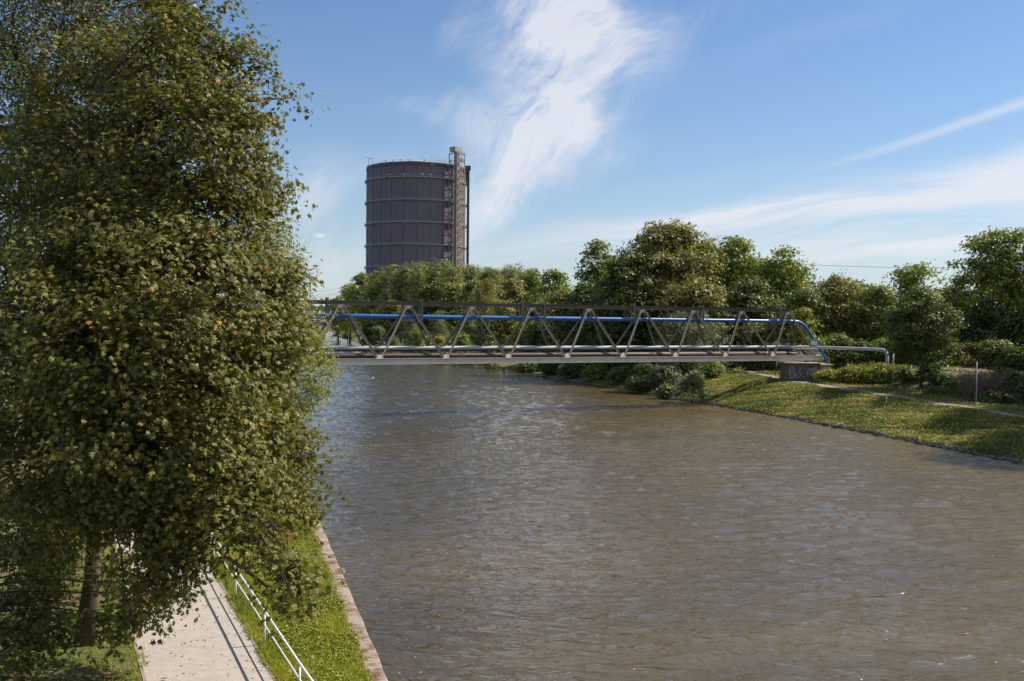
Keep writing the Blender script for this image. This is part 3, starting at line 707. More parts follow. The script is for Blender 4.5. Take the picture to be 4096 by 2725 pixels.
    for zc in (107.4, 92.5, 77.75, 63.0, 48.25, 33.5, 18.8, 117.1):
        z = zc-4; m = MB(); m.obox(TC-rad*4.9+Vector((0, 0, z-.2)), rad, tan, (0, 0, 1), 1.35, 2.4, .14)
        for s_ in (-2.4, 2.4): m.beam(TC-rad*6.2+tan*s_+Vector((0, 0, z+1)), TC-rad*3.6+tan*s_+Vector((0, 0, z+1)), .08, .08)
        m.build('footbridge', M['gallery'], tw)
    # green duct beside the cylinder
    px = XY(1868, 690)-GC.x; py = -4.0
    m = MB(); m.box(px-.85, px+.85, py-.85, py+.85, 0, 112.3); 
    for z in range(6, 112, 4): m.box(px-.95, px+.95, py-.95, py+.95, z, z+.25)
    dc = m.build('duct', M['greenpipe'], root)
    m = MB(); m.box(px-2.2, px+1.6, py-1.5, py+1.5, 112.303, 115.2); m.box(px-1.9, px-.86, py-1.2, py+1.2, 103.5, 112.3); m.beam((px-2.1, py, 103.4), (px-2.6, py, 102), .2, .2); m.build('duct_head', M['greenpipe'], dc)
    m = MB()
    for z in (14.8, 29.5, 44.2, 59, 73.7, 88.5, 103): m.beam((px-.8, py, z), (R*.99, py*.9, z), .2, .2)
    m.build('duct_ties', M['galv'], dc)
build_gasometer()

# ---------------------------------------------------------------- far railway bridges, pylons, wires
def far_bridge(name, label, Y, ur, ul, zt, zb, mm, step, style):
    xr_ = XY(ur, Y); xl_ = XY(ul, Y); root = thing(name, (xr_, Y, zb), label, 'railway bridge'); L = xr_-xl_; n = int(L/step)
    hh = zt-zb
    for side, w in ((0, 0), (1, 6)):
        m = MB(); m.beam((0, w, 0), (-L, w, 0), .5, .8); m.build('bottom_chord', mm, root)
        m = MB(); m.beam((-step*.9, w, hh), (-L, w, hh), .5, .9); m.build('top_chord', mm, root)
        m = MB()
        for i in range(1, n+1): m.beam((-i*step, w, 0), (-i*step, w, hh), .4, .4)
        m.build('posts', mm, root)
        m = MB()
        if style == 'truss':
            m.beam((0, w, hh*.62), (-step*.9, w, hh), .5, .6); m.beam((0, w, 0), (0, w, hh*.62), .5, .5)
            for i in range(0, n):
                a, b_ = (-i*step, 0), (-(i+1)*step, hh)
                if i % 2: m.beam((-i*step, w, hh), (-(i+1)*step, w, .0), .4, .5)
                else: m.beam((-i*step-.01, w, .0), (-(i+1)*step, w, hh), .4, .5)
                if i % 2 == 0: m.beam((-(i+1)*step, w, 0), (-(i+1.6)*step, w, 3.0), .35, .4); m.beam((-(i+1)*step, w, 0), (-(i+.4)*step, w, 3.0), .35, .4)
        else:
            for i in range(0, n):      # round-headed openings under the upper chord
                for q in range(6):
                    a0 = math.pi*q/6; a1 = math.pi*(q+1)/6; cx = -(i+.5)*step
                    m.beam((cx+step*.46*math.cos(a0), w, hh-3.4+2.6*math.sin(a0)), (cx+step*.46*math.cos(a1), w, hh-3.4+2.6*math.sin(a1)), .35, .7)
        m.build('diagonals', mm, root)
    m = MB(); m.beam((-.2, 3, 3.0), (-L, 3, 3.0), 5.4, .8); m.build('deck', M['steel_dark'], root)
    m = MB()
    for i in range(1, n+1): m.beam((-i*step, .2, hh-.2), (-i*step, 5.8, hh-.2), .3, .3); m.beam((-i*step, .2, .2), (-i*step, 5.8, .2), .3, .4)
    m.build('cross_braces', mm, root)
far_bridge('railway_bridge', 'distant grey-green lattice railway bridge crossing the canal behind the blue pipe', 648, 1458, 1000, 20.2, 8.6, M['farbridge'], 7.0, 'truss')
far_bridge('railway_bridge', 'dark railway bridge with round-headed openings behind the grey-green lattice one', 700, 1330, 960, 20.6, 10.0, M['farbridge2'], 3.8, 'arch')
def pylon(u, vtop, Y, label):
    x = XY(u, Y); zt = Zv(u, vtop, Y); root = thing('electricity_pylon', (x, Y, 3), label, 'pylon', 'electricity pylons on the horizon'); h = zt-3
    m = MB()
    for sx in (-1, 1):
        for sy in (-1, 1): m.beam((sx*4, sy*4, 0), (sx*.6, sy*.6, h), .5, .5)
    for j in range(7):
        z = h*j/7; w = 4-3.4*j/7; w2 = 4-3.4*(j+1)/7
        for sy in (-1, 1): m.beam((-w, sy*w, z), (w2, sy*w2, z+h/7), .3, .3); m.beam((w, sy*w, z), (-w2, sy*w2, z+h/7), .3, .3)
    m.build('mast', M['pylon'], root)
    for z, w in ((h*.72, 11), (h*.86, 8)):
        m = MB(); m.beam((-w, 0, z), (w, 0, z), .6, .6); m.beam((-w, 0, z), (0, 0, z+2.5), .3, .3); m.beam((w, 0, z), (0, 0, z+2.5), .3, .3); m.build('cross_arm', M['pylon'], root)
pylon(1195, 1174, 1500, 'tallest lattice pylon, just left of the first bridge post above the top chord')
pylon(1208, 1212, 2300, 'small faint pylon just right of the tallest pylon')
pylon(1247, 1214, 2300, 'faint pylon seen between the top chord and the far lattice bridge')
pylon(1286, 1215, 2300, 'rightmost faint pylon, beside the first post on the top chord')
def wire(p0, p1, sag, r, label, cat='cable', name='overhead_wire'):
    m = MB(); p0 = Vector(p0); p1 = Vector(p1); pts = []
    for i in range(17): t = i/16; p = p0.lerp(p1, t); p.z -= sag*4*t*(1-t); pts.append(p)
    m.o = p0; m.tube(pts, r, 5); o = m.build(name, M['steel_dark']); o.location = p0; tag(o, label, cat)
for i, (v0, v1) in enumerate(((1190, 1165), (1184, 1158), (1172, 1142))):
    wire((XY(1195, 1500), 1500, Zv(1195, v0, 1500)), (XY(1420, 900), 900, Zv(1420, v1, 900)), 2, .10,
         ['lowest faint power line right of the tall pylon', 'middle faint power line right of the tall pylon', 'highest faint power line right of the tall pylon'][i], 'power line')
wire((dXY(1780, 330), 330, dZ(1780, 605, 330)), (dXY(2290, 300), 300, dZ(2290, 615, 300)), .8, .06, 'thin dark cable strung across the sky between the right-hand treetops')

# ---------------------------------------------------------------- foliage engine
def basis(n):
    n = n/np.linalg.norm(n, axis=1, keepdims=True)
    r = RNG.normal(size=n.shape); a = np.cross(n, r); a /= np.linalg.norm(a, axis=1, keepdims=True)+1e-9
    return n, a, np.cross(n, a)
LEAF = {
 'quad': (np.array([(-.5, 0, 0), (0, -.32, .04), (.5, 0, 0), (0, .32, .04)]), np.array([(0, 1, 2, 3)])),
 'slim': (np.array([(-.5, 0, 0), (0, -.15, .04), (.5, 0, -.05), (0, .15, .04)]), np.array([(0, 1, 2, 3)])),
 'spray': (np.array([(-.5, 0, 0), (-.2, -.34, .05), (-.1, -.08, 0), (.1, -.4, -.06), (.18, -.1, 0), (.55, 0, -.1), (.15, .12, 0), (.05, .42, -.05), (-.1, .1, 0), (-.25, .3, .05)]),
           np.array([(0, 1, 2, 8), (0, 8, 9, 9), (2, 3, 4, 4), (8, 2, 4, 6), (4, 5, 6, 6), (8, 6, 7, 7)])),
 'maple': (np.array([(0, 0, 0), (-.45, 0, .02), (-.28, -.42, -.07), (-.02, -.2, .0), (.1, -.56, -.12), (.2, -.16, .0), (.6, 0, -.10), (.2, .16, .0), (.1, .56, -.12), (-.02, .2, .0), (-.28, .42, -.07)]),
           np.array([(0, 1, 2, 3), (0, 3, 4, 5), (0, 5, 6, 7), (0, 7, 8, 9), (0, 9, 10, 1)])),
}
def leaf_mesh(name, P, Nrm, size, kind, m, tint, parent=None, origin=(0, 0, 0)):
    tv, tf = LEAF[kind]; n, a, b = basis(Nrm); k = len(tv)
    V = (P[:, None, :]-np.array(origin)[None, None]+size[:, None, None]*(tv[None, :, 0, None]*a[:, None]+tv[None, :, 1, None]*b[:, None]+tv[None, :, 2, None]*n[:, None])).reshape(-1, 3)
    fl = (tf[None]+(np.arange(len(P))*k)[:, None, None]).reshape(-1, 4)
    tri = fl[:, 2] == fl[:, 3]; tn = np.repeat(tint, k)
    if tri.any():     # write tris and quads together
        me = bpy.data.meshes.new(name); me.vertices.add(len(V)); me.vertices.foreach_set('co', V.astype(np.float32).ravel())
        cnt = np.where(tri, 3, 4); st = np.concatenate([[0], np.cumsum(cnt)[:-1]]); mask = np.ones((len(fl), 4), bool); mask[tri, 3] = False
        me.loops.add(int(cnt.sum())); me.loops.foreach_set('vertex_index', fl[mask].astype(np.int32)); me.polygons.add(len(fl)); me.polygons.foreach_set('loop_start', st.astype(np.int32))
        at = me.attributes.new('tint', 'FLOAT', 'POINT'); at.data.foreach_set('value', tn.astype(np.float32)); me.update(calc_edges=True); me.materials.append(m)
        return link(bpy.data.objects.new(name, me), parent)
    return np_mesh(name, V, fl, m, tn, parent)
def sph(n):
    v = RNG.normal(size=(n, 3)); return v/np.linalg.norm(v, axis=1, keepdims=True)
def blob_leaves(blobs, per_m2, spray_r, per_spray, droop=0.0, flat=.35, inner=.55, cut=.12, gap=1.25, twig=None):
    """blobs: rows cx,cy,cz,rx,ry,rz.  Sprays of leaves over each clump, thinner inside, none far below."""
    PP = []; NN = []
    for cx, cy, cz, rx, ry, rz in blobs:
        area = 4*math.pi*((rx*ry)**1.6/3+(rx*rz)**1.6/3+(ry*rz)**1.6/3)**(1/1.6)
        ns = max(3, int(area*per_m2/per_spray))
        d = sph(ns); rad = inner+(1-inner)*RNG.random(ns)**.45
        rad *= 1+.14*np.sin(d[:, 0]*5+cx)+.12*np.sin(d[:, 1]*6+cy*2)+.10*np.sin(d[:, 2]*7+cz)
        c = np.array([cx, cy, cz])+d*rad[:, None]*np.array([rx, ry, rz])
        low = d[:, 2] < -.35; keep = ~(low & (RNG.random(ns) < .45)); keep &= RNG.random(ns) > cut
        q = c/(spray_r*1.15); keep &= (np.sin(q[:, 0]*1.1+q[:, 2]*.6)+np.sin(q[:, 1]*1.0-q[:, 0]*.5+1)+np.sin(q[:, 2]*1.5+q[:, 1]*.4+2)) > -gap
        c = c[keep]; d = d[keep]; ns = len(c)
        if ns == 0: continue
        s = spray_r*(.6+.8*RNG.random(ns))
        idx = np.repeat(np.arange(ns), per_spray); L = len(idx)
        off = np.clip(RNG.normal(size=(L, 3))*.55, -1.1, 1.1); rr = np.hypot(off[:, 0], off[:, 1]); off[:, 2] *= flat
        off[:, 2] -= rr*rr*.25+droop*np.abs(RNG.normal(size=L))
        if twig is not None:
            for e in c[RNG.random(ns) < .35]: twig.append(((cx, cy, cz), tuple(e)))
        # sprays tip outward and down
        out = d[idx]; p = c[idx]+off*s[idx, None]+out*(rr*s[idx]*.25)[:, None]
        nn = out*.75+np.array([0, 0, .62])+RNG.normal(size=(L, 3))*.50
        PP.append(p); NN.append(nn)
    return np.concatenate(PP), np.concatenate(NN)
def limb(m, a, b, r0, r1, bend=.12, n=5):
    a = Vector(a); b = Vector(b); L = (b-a).length; pts = []; rs = []
    side = Vector((random.uniform(-1, 1), random.uniform(-1, 1), random.uniform(-.2, .5)))*L*bend
    for i in range(n+1):
        t = i/n; p = a.lerp(b, t)+side*math.sin(math.pi*t)*.7; p.z += L*.06*math.sin(math.pi*t); pts.append(p); rs.append(r0+(r1-r0)*t)
    m.tube(pts, rs, 7); return pts

def make_tree(name, label, cat, base, h, blobs, matl, leaf='quad', size=.4, dens=3.0, spray=.9, per=10, droop=0, flat=.4, tr=None, barkm='bark', group=None,
              forks=1, tint=(.5, .22), inner=.5, cut=.1, top=None, gap=1.25, twigs=False):
    base = Vector(base); root = thing(name, base, label, cat, group); B = np.array(blobs, float)
    if tr is None: tr = max(.08, h*.017)
    B[:, 3:] = np.maximum(B[:, 3:], .15); m = MB(); m.o = base; cen = B[:, :3].mean(0) if top is None else np.array(top); zlow = B[:, 2].min()
    stems = []
    for f in range(forks):
        off = Vector((random.uniform(-1, 1), random.uniform(-1, 1), 0))*(h*.05*(forks > 1))
        topx = Vector((cen[0], cen[1], base.z+h*.8)) + off*3
        n = 8; pts = []; rs = []
        for i in range(n+1):
            t = i/n; p = (base+off).lerp(topx, t); p.x += math.sin(t*5+f)*h*.012; p.y += math.cos(t*4+f)*h*.01; pts.append(p); rs.append(tr*(1.35 if i == 0 else 1)*(1-.78*t)/math.sqrt(forks))
        m.tube(pts, rs, 9); stems.append(pts)
    for bx, by, bz, rx, ry, rz in B:
        st = random.choice(stems); zt = max(base.z+h*random.uniform(.2, .32), bz-math.hypot(bx-cen[0], by-cen[1])*random.uniform(.3, .6))
        i = min(range(len(st)), key=lambda q: abs(st[q].z-zt)); r0 = tr*(.5-.3*i/len(st))
        pts = limb(m, st[i], (bx, by, bz), max(min(r0, .032*rx+.01), .018), .02 if tr > .1 else .012)
        for _ in range(3 if rx > .8 else 1):
            e = Vector((bx+random.uniform(-.8, .8)*rx, by+random.uniform(-.8, .8)*ry, bz+random.uniform(-.2, .8)*rz)); limb(m, pts[-2], e, .035 if tr > .1 else .012, .008, n=3)
    tw = [] if twigs else None
    P, Nn = blob_leaves(B, dens, spray, per, droop, flat, inner, cut, gap, tw)
    for a_, e_ in (tw or []):
        a_ = Vector(a_); e_ = Vector(e_); mid = a_.lerp(e_, .5)+Vector((0, 0, .12)); m.tube([a_.lerp(e_, .1), mid, e_], [.010, .007, .004], 3, False)
    m.build('trunk', M[barkm], root, True)
    L = len(P); s = size*(.65+.7*RNG.random(L))
    # clumps differ in tint as well as leaves
    cl = np.sin(P[:, 0]*.9/spray+1)*np.sin(P[:, 1]*.8/spray+2)*np.sin(P[:, 2]*1.0/spray)
    tn = np.clip(tint[0]+tint[1]*RNG.normal(size=L)+.15*cl, 0, 1)
    leaf_mesh('crown', P, Nn, s, leaf, M[matl], tn, root, base)
    return root

def crown_blobs(cx, cy, z0, z1, r, n, ratio=1.0, shape='round', br=.42):
    """clumps filling a crown between z0 and z1, widest radius r"""
    out = []; hh = z1-z0
    for i in range(n):
        t = (i+.5)/n; t = min(max(t+random.uniform(-.05, .05), 0), 1)
        if shape == 'round': w = math.sqrt(max(.05, 1-(2*t-.85)**2/1.4))
        elif shape == 'cone': w = 1-.75*t
        elif shape == 'poplar': w = math.sqrt(max(.08, 1-(2*t-.9)**2/1.3))
        else: w = .95-.35*t
        a = i*2.39996+random.uniform(-.4, .4); rb = r*br*random.uniform(.8, 1.2)
        rr = max(0, r*w-rb*.8)*random.uniform(.75, 1.05)
        zz = z0+rb*.6+t*(hh-rb*1.12)
        out.append((cx+rr*math.cos(a), cy+rr*math.sin(a), zz, rb, rb, rb*random.uniform(.62, .85)*ratio))
    for t in (.3, .55, .8): out.append((cx, cy, z0+hh*t, r*.45, r*.45, hh*.16))
    return out

def tree_at(name, label, ud, vtop, Y, wd, matl, cb=.25, n=12, leaf='quad', shape='round', size=None, dens=None, group=None, forks=1, cat='tree', spray=None, droop=0, br=.42, tint=(.5, .22), barkm='bark', cut=.1, ratio=1.0, zb=None, per=10, inner=.5, tr=None):
    x = dXY(ud, Y); zt = dZ(ud, vtop, Y); g = GZ(x, Y)-.1; r = wd/2/2292*Y; h = zt-g
    px = Y/996.0         # metres per picture pixel
    size = size or max(.16, px*1.9); spray = spray or max(.7, r*.16)
    dens = dens or {'slim': 6.5, 'quad': 4.6, 'spray': 4.6}[leaf]/(size*size)
    z0 = g+h*cb if zb is None else zb
    B = crown_blobs(x, Y, z0, zt, r, n, ratio, shape, br)
    return make_tree(name, label, cat, (x, Y, g), h, B, matl, leaf, size, dens, spray, per, droop, .4, tr=tr, group=group, forks=forks, tint=tint, barkm=barkm, cut=cut, inner=inner)
#TREES
# ---------------------------------------------------------------- the near left trees
def pb(ud, vd, Y, r, rz=None, ry=None):
    return (dXY(ud, Y), Y, dZ(ud, vd, Y), r, ry or r, rz or r*.7)
random.seed(11)
MB_ = [  # clumps of the big maple: picture place, depth, size
 (432, 15, 29, 1.25), (395, 90, 30, 1.6), (465, 100, 28.5, 1.4), (420, 200, 28, 1.8), (520, 215, 28.5, 1.6), (568, 238, 28.5, 1.0), (622, 226, 28.3, .62), (662, 228, 28.2, .38), (528, 150, 28.6, 1.0),
 (330, 300, 29, 1.9), (450, 320, 27, 1.9), (515, 330, 28, 1.4), (588, 365, 28.5, .9), (622, 425, 28, .7), (300, 180, 31, 1.6),
 (250, 420, 29, 1.9), (370, 440, 27.5, 1.9), (500, 430, 27.5, 1.7), (545, 455, 28, .9), (430, 540, 26.5, 1.9), (300, 560, 26, 2.0), (520, 540, 28, 1.3),
 (180, 620, 26, 2.1), (400, 640, 25, 2.0), (520, 640, 26, 1.8), (565, 655, 27, 1.2), (632, 650, 27.5, .85), (668, 636, 27.4, .42), (280, 720, 24.5, 2.1), (440, 760, 24.5, 2.0),
 (570, 760, 26, 1.7), (615, 750, 27, 1.2), (668, 770, 27.5, .7), (120, 760, 25, 2.1), (350, 850, 24, 2.1), (500, 860, 25, 1.9), (600, 860, 26.5, 1.4), (200, 880, 24.5, 2.2),
 (60, 900, 25, 2.2), (440, 960, 24.5, 1.9), (560, 960, 26, 1.6), (290, 1000, 23.5, 1.9), (640, 1000, 27, 1.0), (390, 1060, 24, 1.7), (520, 1060, 25, 1.6), (620, 1080, 26, 1.3), (695, 1060, 26.5, .9), (735, 1105, 26.5, .6),
 (130, 1040, 24.5, 2.0), (470, 1150, 24, 1.4), (580, 1160, 25, 1.2), (660, 1150, 25.5, .9), (300, 1140, 24, 1.3), (400, 1190, 23.5, .95), (520, 1240, 23.5, 1.0), (635, 1235, 23, .75), (670, 1180, 25, .7),
 (400, 1225, 24.2, 1.1), (345, 1290, 24, 1.0), (300, 1270, 24.5, 1.0), (320, 1365, 23.6, .75), (285, 1420, 23.6, .7), (440, 1240, 24, .8), (330, 1120, 25, 1.5), (430, 1130, 25, 1.5), (380, 1215, 24.5, 1.1), (480, 1225, 24, 1.0), (300, 1230, 25, 1.1), (560, 1210, 24.5, 1.1), (240, 1100, 26, 1.4), (640, 1300, 22.2, .5), (665, 1345, 21.8, .5), (700, 1388, 21.8, .38), (672, 1395, 21.8, .3), (705, 1335, 22, .35), (670, 1285, 22.2, .5), (455, 1260, 23, .65), (370, 1270, 24, .9), (120, 1180, 25, 1.5)]
mbase = (-12.45, 28.8, 1.4)
B = [pb(u, v, Y, r) for u, v, Y, r in MB_]
B += [(-12.3, 28.8, z, 2.6, 2.6, 1.6) for z in (8, 10.5, 13, 15.5)] + [(-13.5+2.5*math.cos(a), 32.5+1.5*math.sin(a), z, 2.2, 2.2, 1.6) for a, z in ((0, 7), (2, 9), (4, 11), (1, 14), (3, 16), (5, 18.5))]
make_tree('maple_tree', 'tall maple with autumn-tinged leaves rising from beside the paved path, overhanging handrail and quay', 'tree', mbase, 20, B, 'maple', 'maple',
          .142, 92.0, .46, 12, .10, .62, tr=.24, tint=(.46, .24), inner=.55, cut=.04, gap=.8, twigs=True, top=(-11.7, 28.6, 0))
# low maple limbs in the lower left corner belong to a second, younger tree
B = [pb(u, v, Y*1.22, r*1.2) for u, v, Y, r in ((60, 1150, 23, 1.4), (20, 1280, 22, 1.3), (70, 1300, 22, 1.0), (285, 1310, 22.8, .6), (270, 1350, 22.5, .7), (320, 1380, 22, .75), (375, 1385, 21.6, .45), (415, 1375, 21.4, .22), (275, 1430, 21.5, .6), (310, 1445, 21.5, .5),
                      (60, 1400, 21, 1.0), (100, 1440, 21, .7), (10, 1500, 20, .9), (250, 1480, 20.5, .4), (90, 1500, 20.6, .6))]
make_tree('maple_tree', 'young maple in the lower left corner with a dark branch reaching over the paved path', 'tree', (-15.6, 26.2, 1.4), 7, B, 'maple', 'maple', .14, 75.0, .42, 10, .1, .35, tr=.07, tint=(.38, .2), cut=.1, twigs=True, top=(-15.4, 26.4, 0))
# hanging birch at the upper left
B = [pb(*a) for a in ((40, -60, 33, 2.4, 3.2), (180, -40, 34, 2.4, 3.2), (300, 0, 34, 1.9, 3), (370, 20, 34, 1.1, 2.2), (20, 130, 33, 2.3, 3), (150, 150, 33.5, 2.4, 3), (270, 160, 34, 1.7, 2.4), (60, 310, 33, 2.4, 3),
                      (190, 330, 34, 2.1, 2.6), (30, 470, 33, 2.3, 2.6), (150, 500, 34, 2.0, 2.2), (250, 500, 35, 1.6, 2), (70, 620, 33, 2.1, 2))]
make_tree('birch_tree', 'tall birch with hanging twigs filling the upper left corner behind the big maple', 'tree', (-16.6, 34.5, 1.4), 24, B, 'birch', 'quad', .125, 95.0, .55, 14, .75, .6, tr=.16, barkm='bark', tint=(.5, .22), cut=.06, gap=.9, twigs=True)
# second birch peeping out behind the maple's right edge
B = [pb(*a) for a in ((600, 560, 52, 2.0, 2.4), (620, 640, 52, 1.9, 2.6), (560, 600, 53, 2.2, 3), (640, 700, 52, 1.6, 2.4), (655, 770, 52, 1.4, 2.0), (600, 760, 52, 2, 2.6), (540, 700, 53, 2.4, 3), (618, 530, 52, 1.0, 1.4), (550, 850, 53, 2.4, 3), (600, 900, 53, 2.0, 2.4))]
make_tree('birch_tree', 'smaller drooping birch showing behind the right edge of the big maple at rooftop level', 'tree', (dXY(570, 53), 53, 1.4), 17, B, 'birch', 'slim', .22, 45.0, .6, 14, .9, .7, tr=.16, barkm='bark_pale', tint=(.6, .2), cut=.1)
# locust leaning over the water in front of the bridge's left end
B = [pb(*a) for a in ((690, 740, 62, 1.5, 1.2), (640, 800, 62, 2.4), (700, 820, 62, 1.8), (735, 850, 61, 1.1, .8), (765, 862, 61, .45, .3), (690, 890, 62, 1.7), (730, 900, 62, 1.0, .8), (700, 935, 61, 1.0, .7), (630, 890, 62, 2.4), (660, 930, 62, 1.2),
                      (715, 765, 62, .8, .5), (745, 760, 62, .45, .3), (700, 650, 61, .5, .35), (712, 640, 61, .25, .2), (735, 795, 61.5, .5, .35), (570, 900, 62, 2.6), (600, 980, 62, 2.0), (755, 835, 61.5, .3, .25))]
make_tree('locust_tree', 'feathery light green tree leaning over the canal in front of the left bridge end', 'tree', (dXY(560, 62), 62, 1.4), 9, B, 'lime', 'slim', .26, 38.0, .6, 12, .35, .4, tr=.15, tint=(.38, .2), cut=.1, twigs=True)
# shrubs along the left path under the maple
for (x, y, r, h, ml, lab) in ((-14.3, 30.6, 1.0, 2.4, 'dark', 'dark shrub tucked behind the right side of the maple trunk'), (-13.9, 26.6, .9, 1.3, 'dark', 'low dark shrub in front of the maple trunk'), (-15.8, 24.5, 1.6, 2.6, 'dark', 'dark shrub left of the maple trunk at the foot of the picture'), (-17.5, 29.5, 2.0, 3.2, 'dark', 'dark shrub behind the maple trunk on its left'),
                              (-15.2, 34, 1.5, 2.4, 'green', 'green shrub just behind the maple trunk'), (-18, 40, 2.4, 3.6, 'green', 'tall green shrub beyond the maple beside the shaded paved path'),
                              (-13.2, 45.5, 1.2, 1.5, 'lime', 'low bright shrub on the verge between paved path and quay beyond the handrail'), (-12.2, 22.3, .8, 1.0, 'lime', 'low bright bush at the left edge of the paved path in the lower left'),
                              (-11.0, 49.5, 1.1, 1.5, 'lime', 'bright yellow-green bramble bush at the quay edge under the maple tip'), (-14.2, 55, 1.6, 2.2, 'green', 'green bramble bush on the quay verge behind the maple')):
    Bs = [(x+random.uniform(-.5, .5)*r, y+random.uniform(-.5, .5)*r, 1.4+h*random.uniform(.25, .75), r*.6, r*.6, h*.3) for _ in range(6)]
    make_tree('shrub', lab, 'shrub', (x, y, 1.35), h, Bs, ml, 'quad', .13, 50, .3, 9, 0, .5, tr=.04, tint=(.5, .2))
# more of the tree row on the left bank beyond, hidden behind the maple
for i, (y, dx, hh) in enumerate(((75, 9, 15), (92, 12, 17), (140, 10, 16), (175, 12, 18), (215, 10, 16), (260, 12, 18), (330, 14, 18), (420, 14, 18))):
    x = float(XL(y))-dx; Bq = crown_blobs(x, y, 4, 1.4+hh, 6, 11)
    make_tree('bank_tree', 'green tree of the left bank row masked by the big maple', 'tree', (x, y, 1.4), hh, Bq, 'green', 'quad', .45, 3.0, .9, 10, 0, .4, group='trees on the left bank beyond the maple')

# ---------------------------------------------------------------- wooded right bank
random.seed(23)
T = tree_at
# far ridge of poplars under the gasholder
pop = [(1190, 617, 385), (1150, 612, 400), (1105, 612, 390), (1062, 606, 405), (1020, 609, 392), (980, 607, 410), (940, 611, 415), (900, 614, 440), (868, 622, 470)]
plab = ['pale poplar at the right end of the ridge, below clear sky', 'pale poplar on the ridge just right of the green duct', 'pale poplar on the ridge right below the green duct', 'tallest pale poplar, directly below the lift tower',
        'pale poplar on the ridge just left of the lift tower', 'pale poplar below the right half of the gasholder', 'pale poplar below the middle of the gasholder', 'pale poplar below the left half of the gasholder', 'pale poplar covering the left foot of the gasholder']
pop += [(u+21, v+5, Y-22) for u, v, Y in pop]; plab += ['shorter poplar in front, '+q.replace('tallest pale poplar, ', '').replace('pale poplar ', '').replace('at the right end', 'right-end side').replace('on the ridge ', '') for q in plab[:9]]
for (u, v, Y), lab in zip(pop, plab): T('poplar_tree', lab, u, v, Y, 74, 'poplar', .15, 14, 'slim', 'poplar', size=.95, spray=1.1, droop=-.2, group='poplars on the ridge below the gasholder', tint=(.55, .2), ratio=1.5)
for a in (('rounded green tree on the slope below the left edge of the gasholder', 835, 628, 500, 80, 'green'), ('rounded green tree at the left shoulder of the wooded bank', 805, 650, 540, 62, 'lime'),
          ('lowest green tree at the far left end of the wooded bank', 778, 678, 600, 46, 'green'), ('dark green tree in the dip left of the ridge poplars', 868, 660, 450, 90, 'green'),
          ('olive tree half way down the bank below the gasholder', 930, 668, 415, 90, 'olive'), ('dark tree above the bridge chord left of the willows', 985, 655, 370, 84, 'dark'), ('mid-green tree above the silver willows', 1045, 650, 360, 84, 'green'),
          ('russet-olive tree on the slope over the second truss apex', 900, 690, 400, 80, 'olive'), ('dark green tree between poplars and weeping willow', 1085, 640, 345, 70, 'dark'),
          ('green tree right of the weeping willow crown', 1180, 640, 310, 90, 'olive'), ('green tree below the right end of the poplars', 1225, 622, 340, 90, 'green'), ('bright green tree left of the tall oak group', 1275, 618, 300, 100, 'green'),
          ('dark tree filling the bank between willow and oak group', 1230, 665, 270, 110, 'dark'), ('olive tree below the bright one left of the oaks', 1300, 660, 245, 110, 'olive')):
    T('bank_tree', a[0], a[1], a[2], a[3], a[4], a[5], .12, 14, 'quad', size=.85, spray=1.5, tint=(.5, .2))
T('weeping_willow', 'drooping willow standing taller than the silver willows on the far bank', 1118, 640, 290, 96, 'olive', .05, 12, 'slim', 'round', size=.8, spray=1.1, droop=1.1, tint=(.6, .2))
for u, v, Y, w, lab in ((1010, 712, 300, 62, 'left silver-leaved willow behind the blue pipe'), (1072, 705, 285, 66, 'right silver-leaved willow behind the blue pipe'), (945, 722, 330, 56, 'silvery shrub willow behind the second diagonal pair'),
                        (905, 775, 310, 42, 'small silvery bush at the water edge beyond the bridge')):
    T('silver_willow', lab, u, v, Y, w, 'silver', .02, 9, 'slim', 'round', size=.6, spray=.9, cat='willow' if 'willow' in lab else 'bush', tint=(.5, .2))
low = [(1160, 690, 265, 90, 'olive', 'olive willow behind the blue pipe at the third truss apex'), (1120, 735, 262, 70, 'dark', 'dark bush low behind the third diagonal pair'), (960, 755, 290, 60, 'green', 'green bush at the bank foot left of centre behind the diagonals'), (1010, 770, 275, 55, 'lime', 'bright bush at the bank foot below the left silver willow'),
       (1060, 765, 268, 60, 'green', 'green bush at the bank foot below the right silver willow'), (850, 735, 420, 60, 'dark', 'dark bush at the right end of the far railway bridge'), (800, 735, 560, 40, 'green', 'bush beneath the end of the far railway bridge'), (870, 745, 360, 50, 'dark', 'dark bush behind the first full diagonal'),
       (1200, 740, 245, 80, 'lime', 'yellow-green bush behind the fourth diagonal pair'), (1130, 785, 250, 50, 'green', 'small green bush just above the pale pipe in mid bridge'), (1240, 735, 235, 90, 'dark', 'deep shaded bush left of the fourth apex'), (775, 752, 640, 22, 'green', 'tiny bush on the far shore under the railway bridge')]
for u, v, Y, w, ml, lab in low: T('bush', lab, u, v, Y, w, ml, .0, 8, 'quad', 'dome', size=.55, spray=.8, cat='bush', tint=(.45, .2), zb=GZ(dXY(u, Y), Y)-.2)
